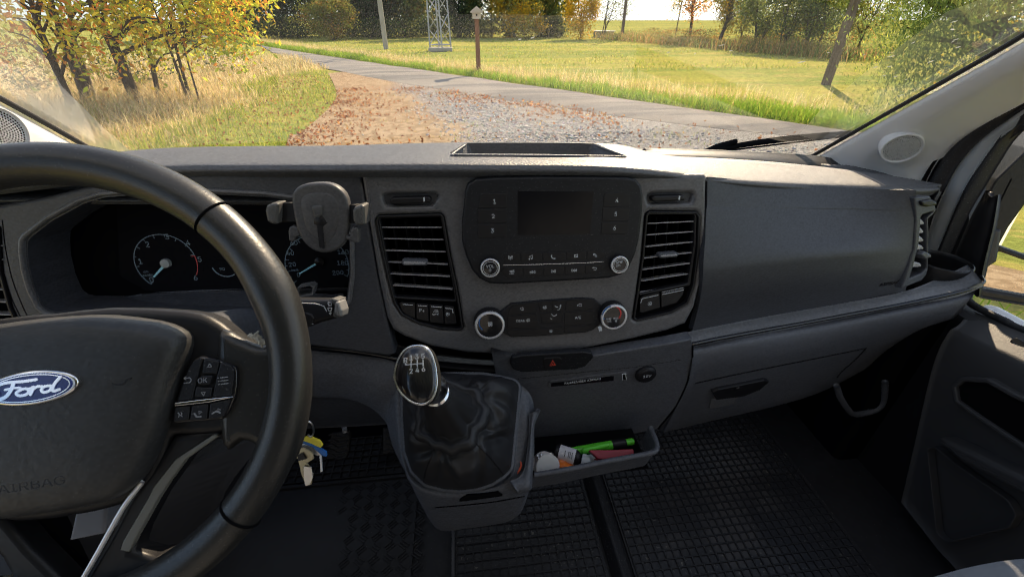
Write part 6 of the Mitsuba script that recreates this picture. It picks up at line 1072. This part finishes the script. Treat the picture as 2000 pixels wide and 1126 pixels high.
bo = item('small_bottle', 'small black bottle with a white label lying in the tray', 'bottle'); b0_, b1_ = PZ(1095, 884, zf + .028), PZ(1140, 898, zf + .026); bd_ = unit(b1_ - b0_); Lb = np.linalg.norm(b1_ - b0_)
part(bo, 'body', lathe(b0_ - bd_ * .012, bd_, [(0, 0), (.012, .001), (.0145, .004), (.0145, Lb - .004), (.012, Lb + .002), (.008, Lb + .006)], 32), black_m, 40); part(bo, 'cap', lathe(b0_ + bd_ * (Lb - .004), bd_, [(.0105, 0), (.0115, .002), (.0115, .014), (.010, .016), (0, .016)], 28), light_m, 40); part(bo, 'label', lathe(b0_, bd_, [(.0146, -.003), (.01475, -.0029), (.01475, Lb * .62), (.0146, Lb * .62 + .0001)], 32), bs('mat_label', two(pr((.62, .60, .62), .6))), 40)
for i, s_ in enumerate((.25, .5, .62, .75)):
    pl = Plane(b0_ + bd_ * Lb * (.05 + s_ * .6), unit(np.cross(bd_, [0, .45, -.9]) if False else unit(A([0, -.6, .8]) - bd_ * (A([0, -.6, .8]) @ bd_)))); part(bo, 'label_bar', pl.plate(sbox(-.0006, -.005, .0006, .006), .0146, .0151), black_m, False)
c2_ = item('white_dropper', 'loose white nozzle piece right of the black bottle', 'nozzle'); scene[c2_] = mikit.ply(lathe(PZ(1158, 897, zf + .018), unit(A([.5, -.3, .8])), [(.010, -.010), (.0112, -.008), (.0112, .003), (.007, .007), (.003, .011), (0, .011)], 28), light_m, 40)
hg = item('green_marker', 'bright green marker pen at the back of the tray', 'marker'); h0, h1 = P(1112, 882, .515), P(1238, 861, .515); hd = unit(h1 - h0); Lh = np.linalg.norm(h1 - h0); gm = bs('mat_green', two(pr((.10, .55, .03), .25, clearcoat=.6)))
part(hg, 'barrel', lathe(h0, hd, [(0, 0), (.0055, .001), (.0075, .006), (.0085, .02), (.0085, Lh * .66)], 24), gm, 40); part(hg, 'cap', lathe(h0 + hd * Lh * .66, hd, [(.0088, 0), (.0088, Lh * .2), (.0065, Lh * .22)], 24), black_m, 40); part(hg, 'end_plug', lathe(h0 + hd * Lh * .86, hd, [(.006, 0), (.0065, .003), (.0065, Lh * .12), (.005, Lh * .14), (0, Lh * .14)], 24), gm, 40)
g2 = item('green_marker', 'second green marker lying in front of the first', 'marker'); a_, b_ = P(1141, 879, .495), P(1186, 868, .50); scene[g2] = mikit.ply(hullspheres([a_, b_], [.0052, .0052], 14), gm, True)
rw = item('red_wallet', 'dark red folded wallet in the right half of the tray', 'wallet'); RW = Plane(P(1195, 889, .475), unit(A([.1, -.55, .8]))); wal = bs('mat_wallet', two(pr((.24, .018, .03), .45)))
part(rw, 'cover', RW.plate(RW.poly([(1148, 878), (1196, 878), (1236, 876), (1238, 892), (1200, 897), (1168, 896)], r=.002), -.006, .003, .0015), wal, 40); part(rw, 'inner_fold', RW.plate(RW.poly([(1160, 895), (1236, 890), (1240, 898), (1172, 899)], r=.001), -.012, -.003, .001), wal, 40)
bl = item('blister_pack', 'silver foil blister pack behind the spool', 'blister pack'); fo = bs('mat_foil', two(pr((.75, .76, .78), .22, metallic=1.0))); BL = Plane(P(1065, 889, .50), unit(A([.2, -.7, .7]))); part(bl, 'foil', BL.plate(BL.poly([(1043, 890), (1058, 885), (1062, 896), (1046, 900)]), -.001, .001), fo, False)
for x, y in ((1049, 890), (1056, 888), (1052, 895)): part(bl, 'blister', hullspheres([BL.at(x, y, .001)], [.004], 10), fo, True)
b2l = item('foil_sachet', 'torn silver sachet between the spool and the black bottle', 'sachet'); scene[b2l] = mikit.ply(BL.plate(BL.poly([(1062, 890), (1076, 882), (1086, 886), (1080, 894), (1068, 898)]), .002, .004), fo, False)
lb = item('white_disc', 'small white plastic disc at the foot of the red wallet', 'disc'); scene[lb] = mikit.ply(lathe(PZ(1172, 899, zf + .012), unit(A([.1, -.4, .9])), [(.010, -.003), (.011, -.002), (.011, .002), (.009, .003), (0, .003)], 24), light_m, 40)
rc_ = item('red_cable', 'red cable loop in the pocket beside the gaiter', 'cable'); scene[rc_] = mikit.ply(tube([GP.at(1002, 927, -.012), GP.at(1012, 921, -.008), GP.at(1018, 908, -.006), GP.at(1015, 900, -.008), GP.at(1010, 904, -.02), GP.at(1002, 914, -.024)], .0018, 8, k=6), bs('mat_cable', two(pr((.65, .10, .05), .4))), True)
st_ = item('metal_strip', 'thin bright metal strip standing in the pocket beside the gaiter', 'strip'); scene[st_] = mikit.ply(tube([GP.at(1017, 834, -.004), GP.at(1011, 858, -.008), GP.at(1009, 875, -.010), GP.at(1011, 889, -.010)], [.0014, .0018, .0020, .0016], 8, k=4), chrome_m, True)
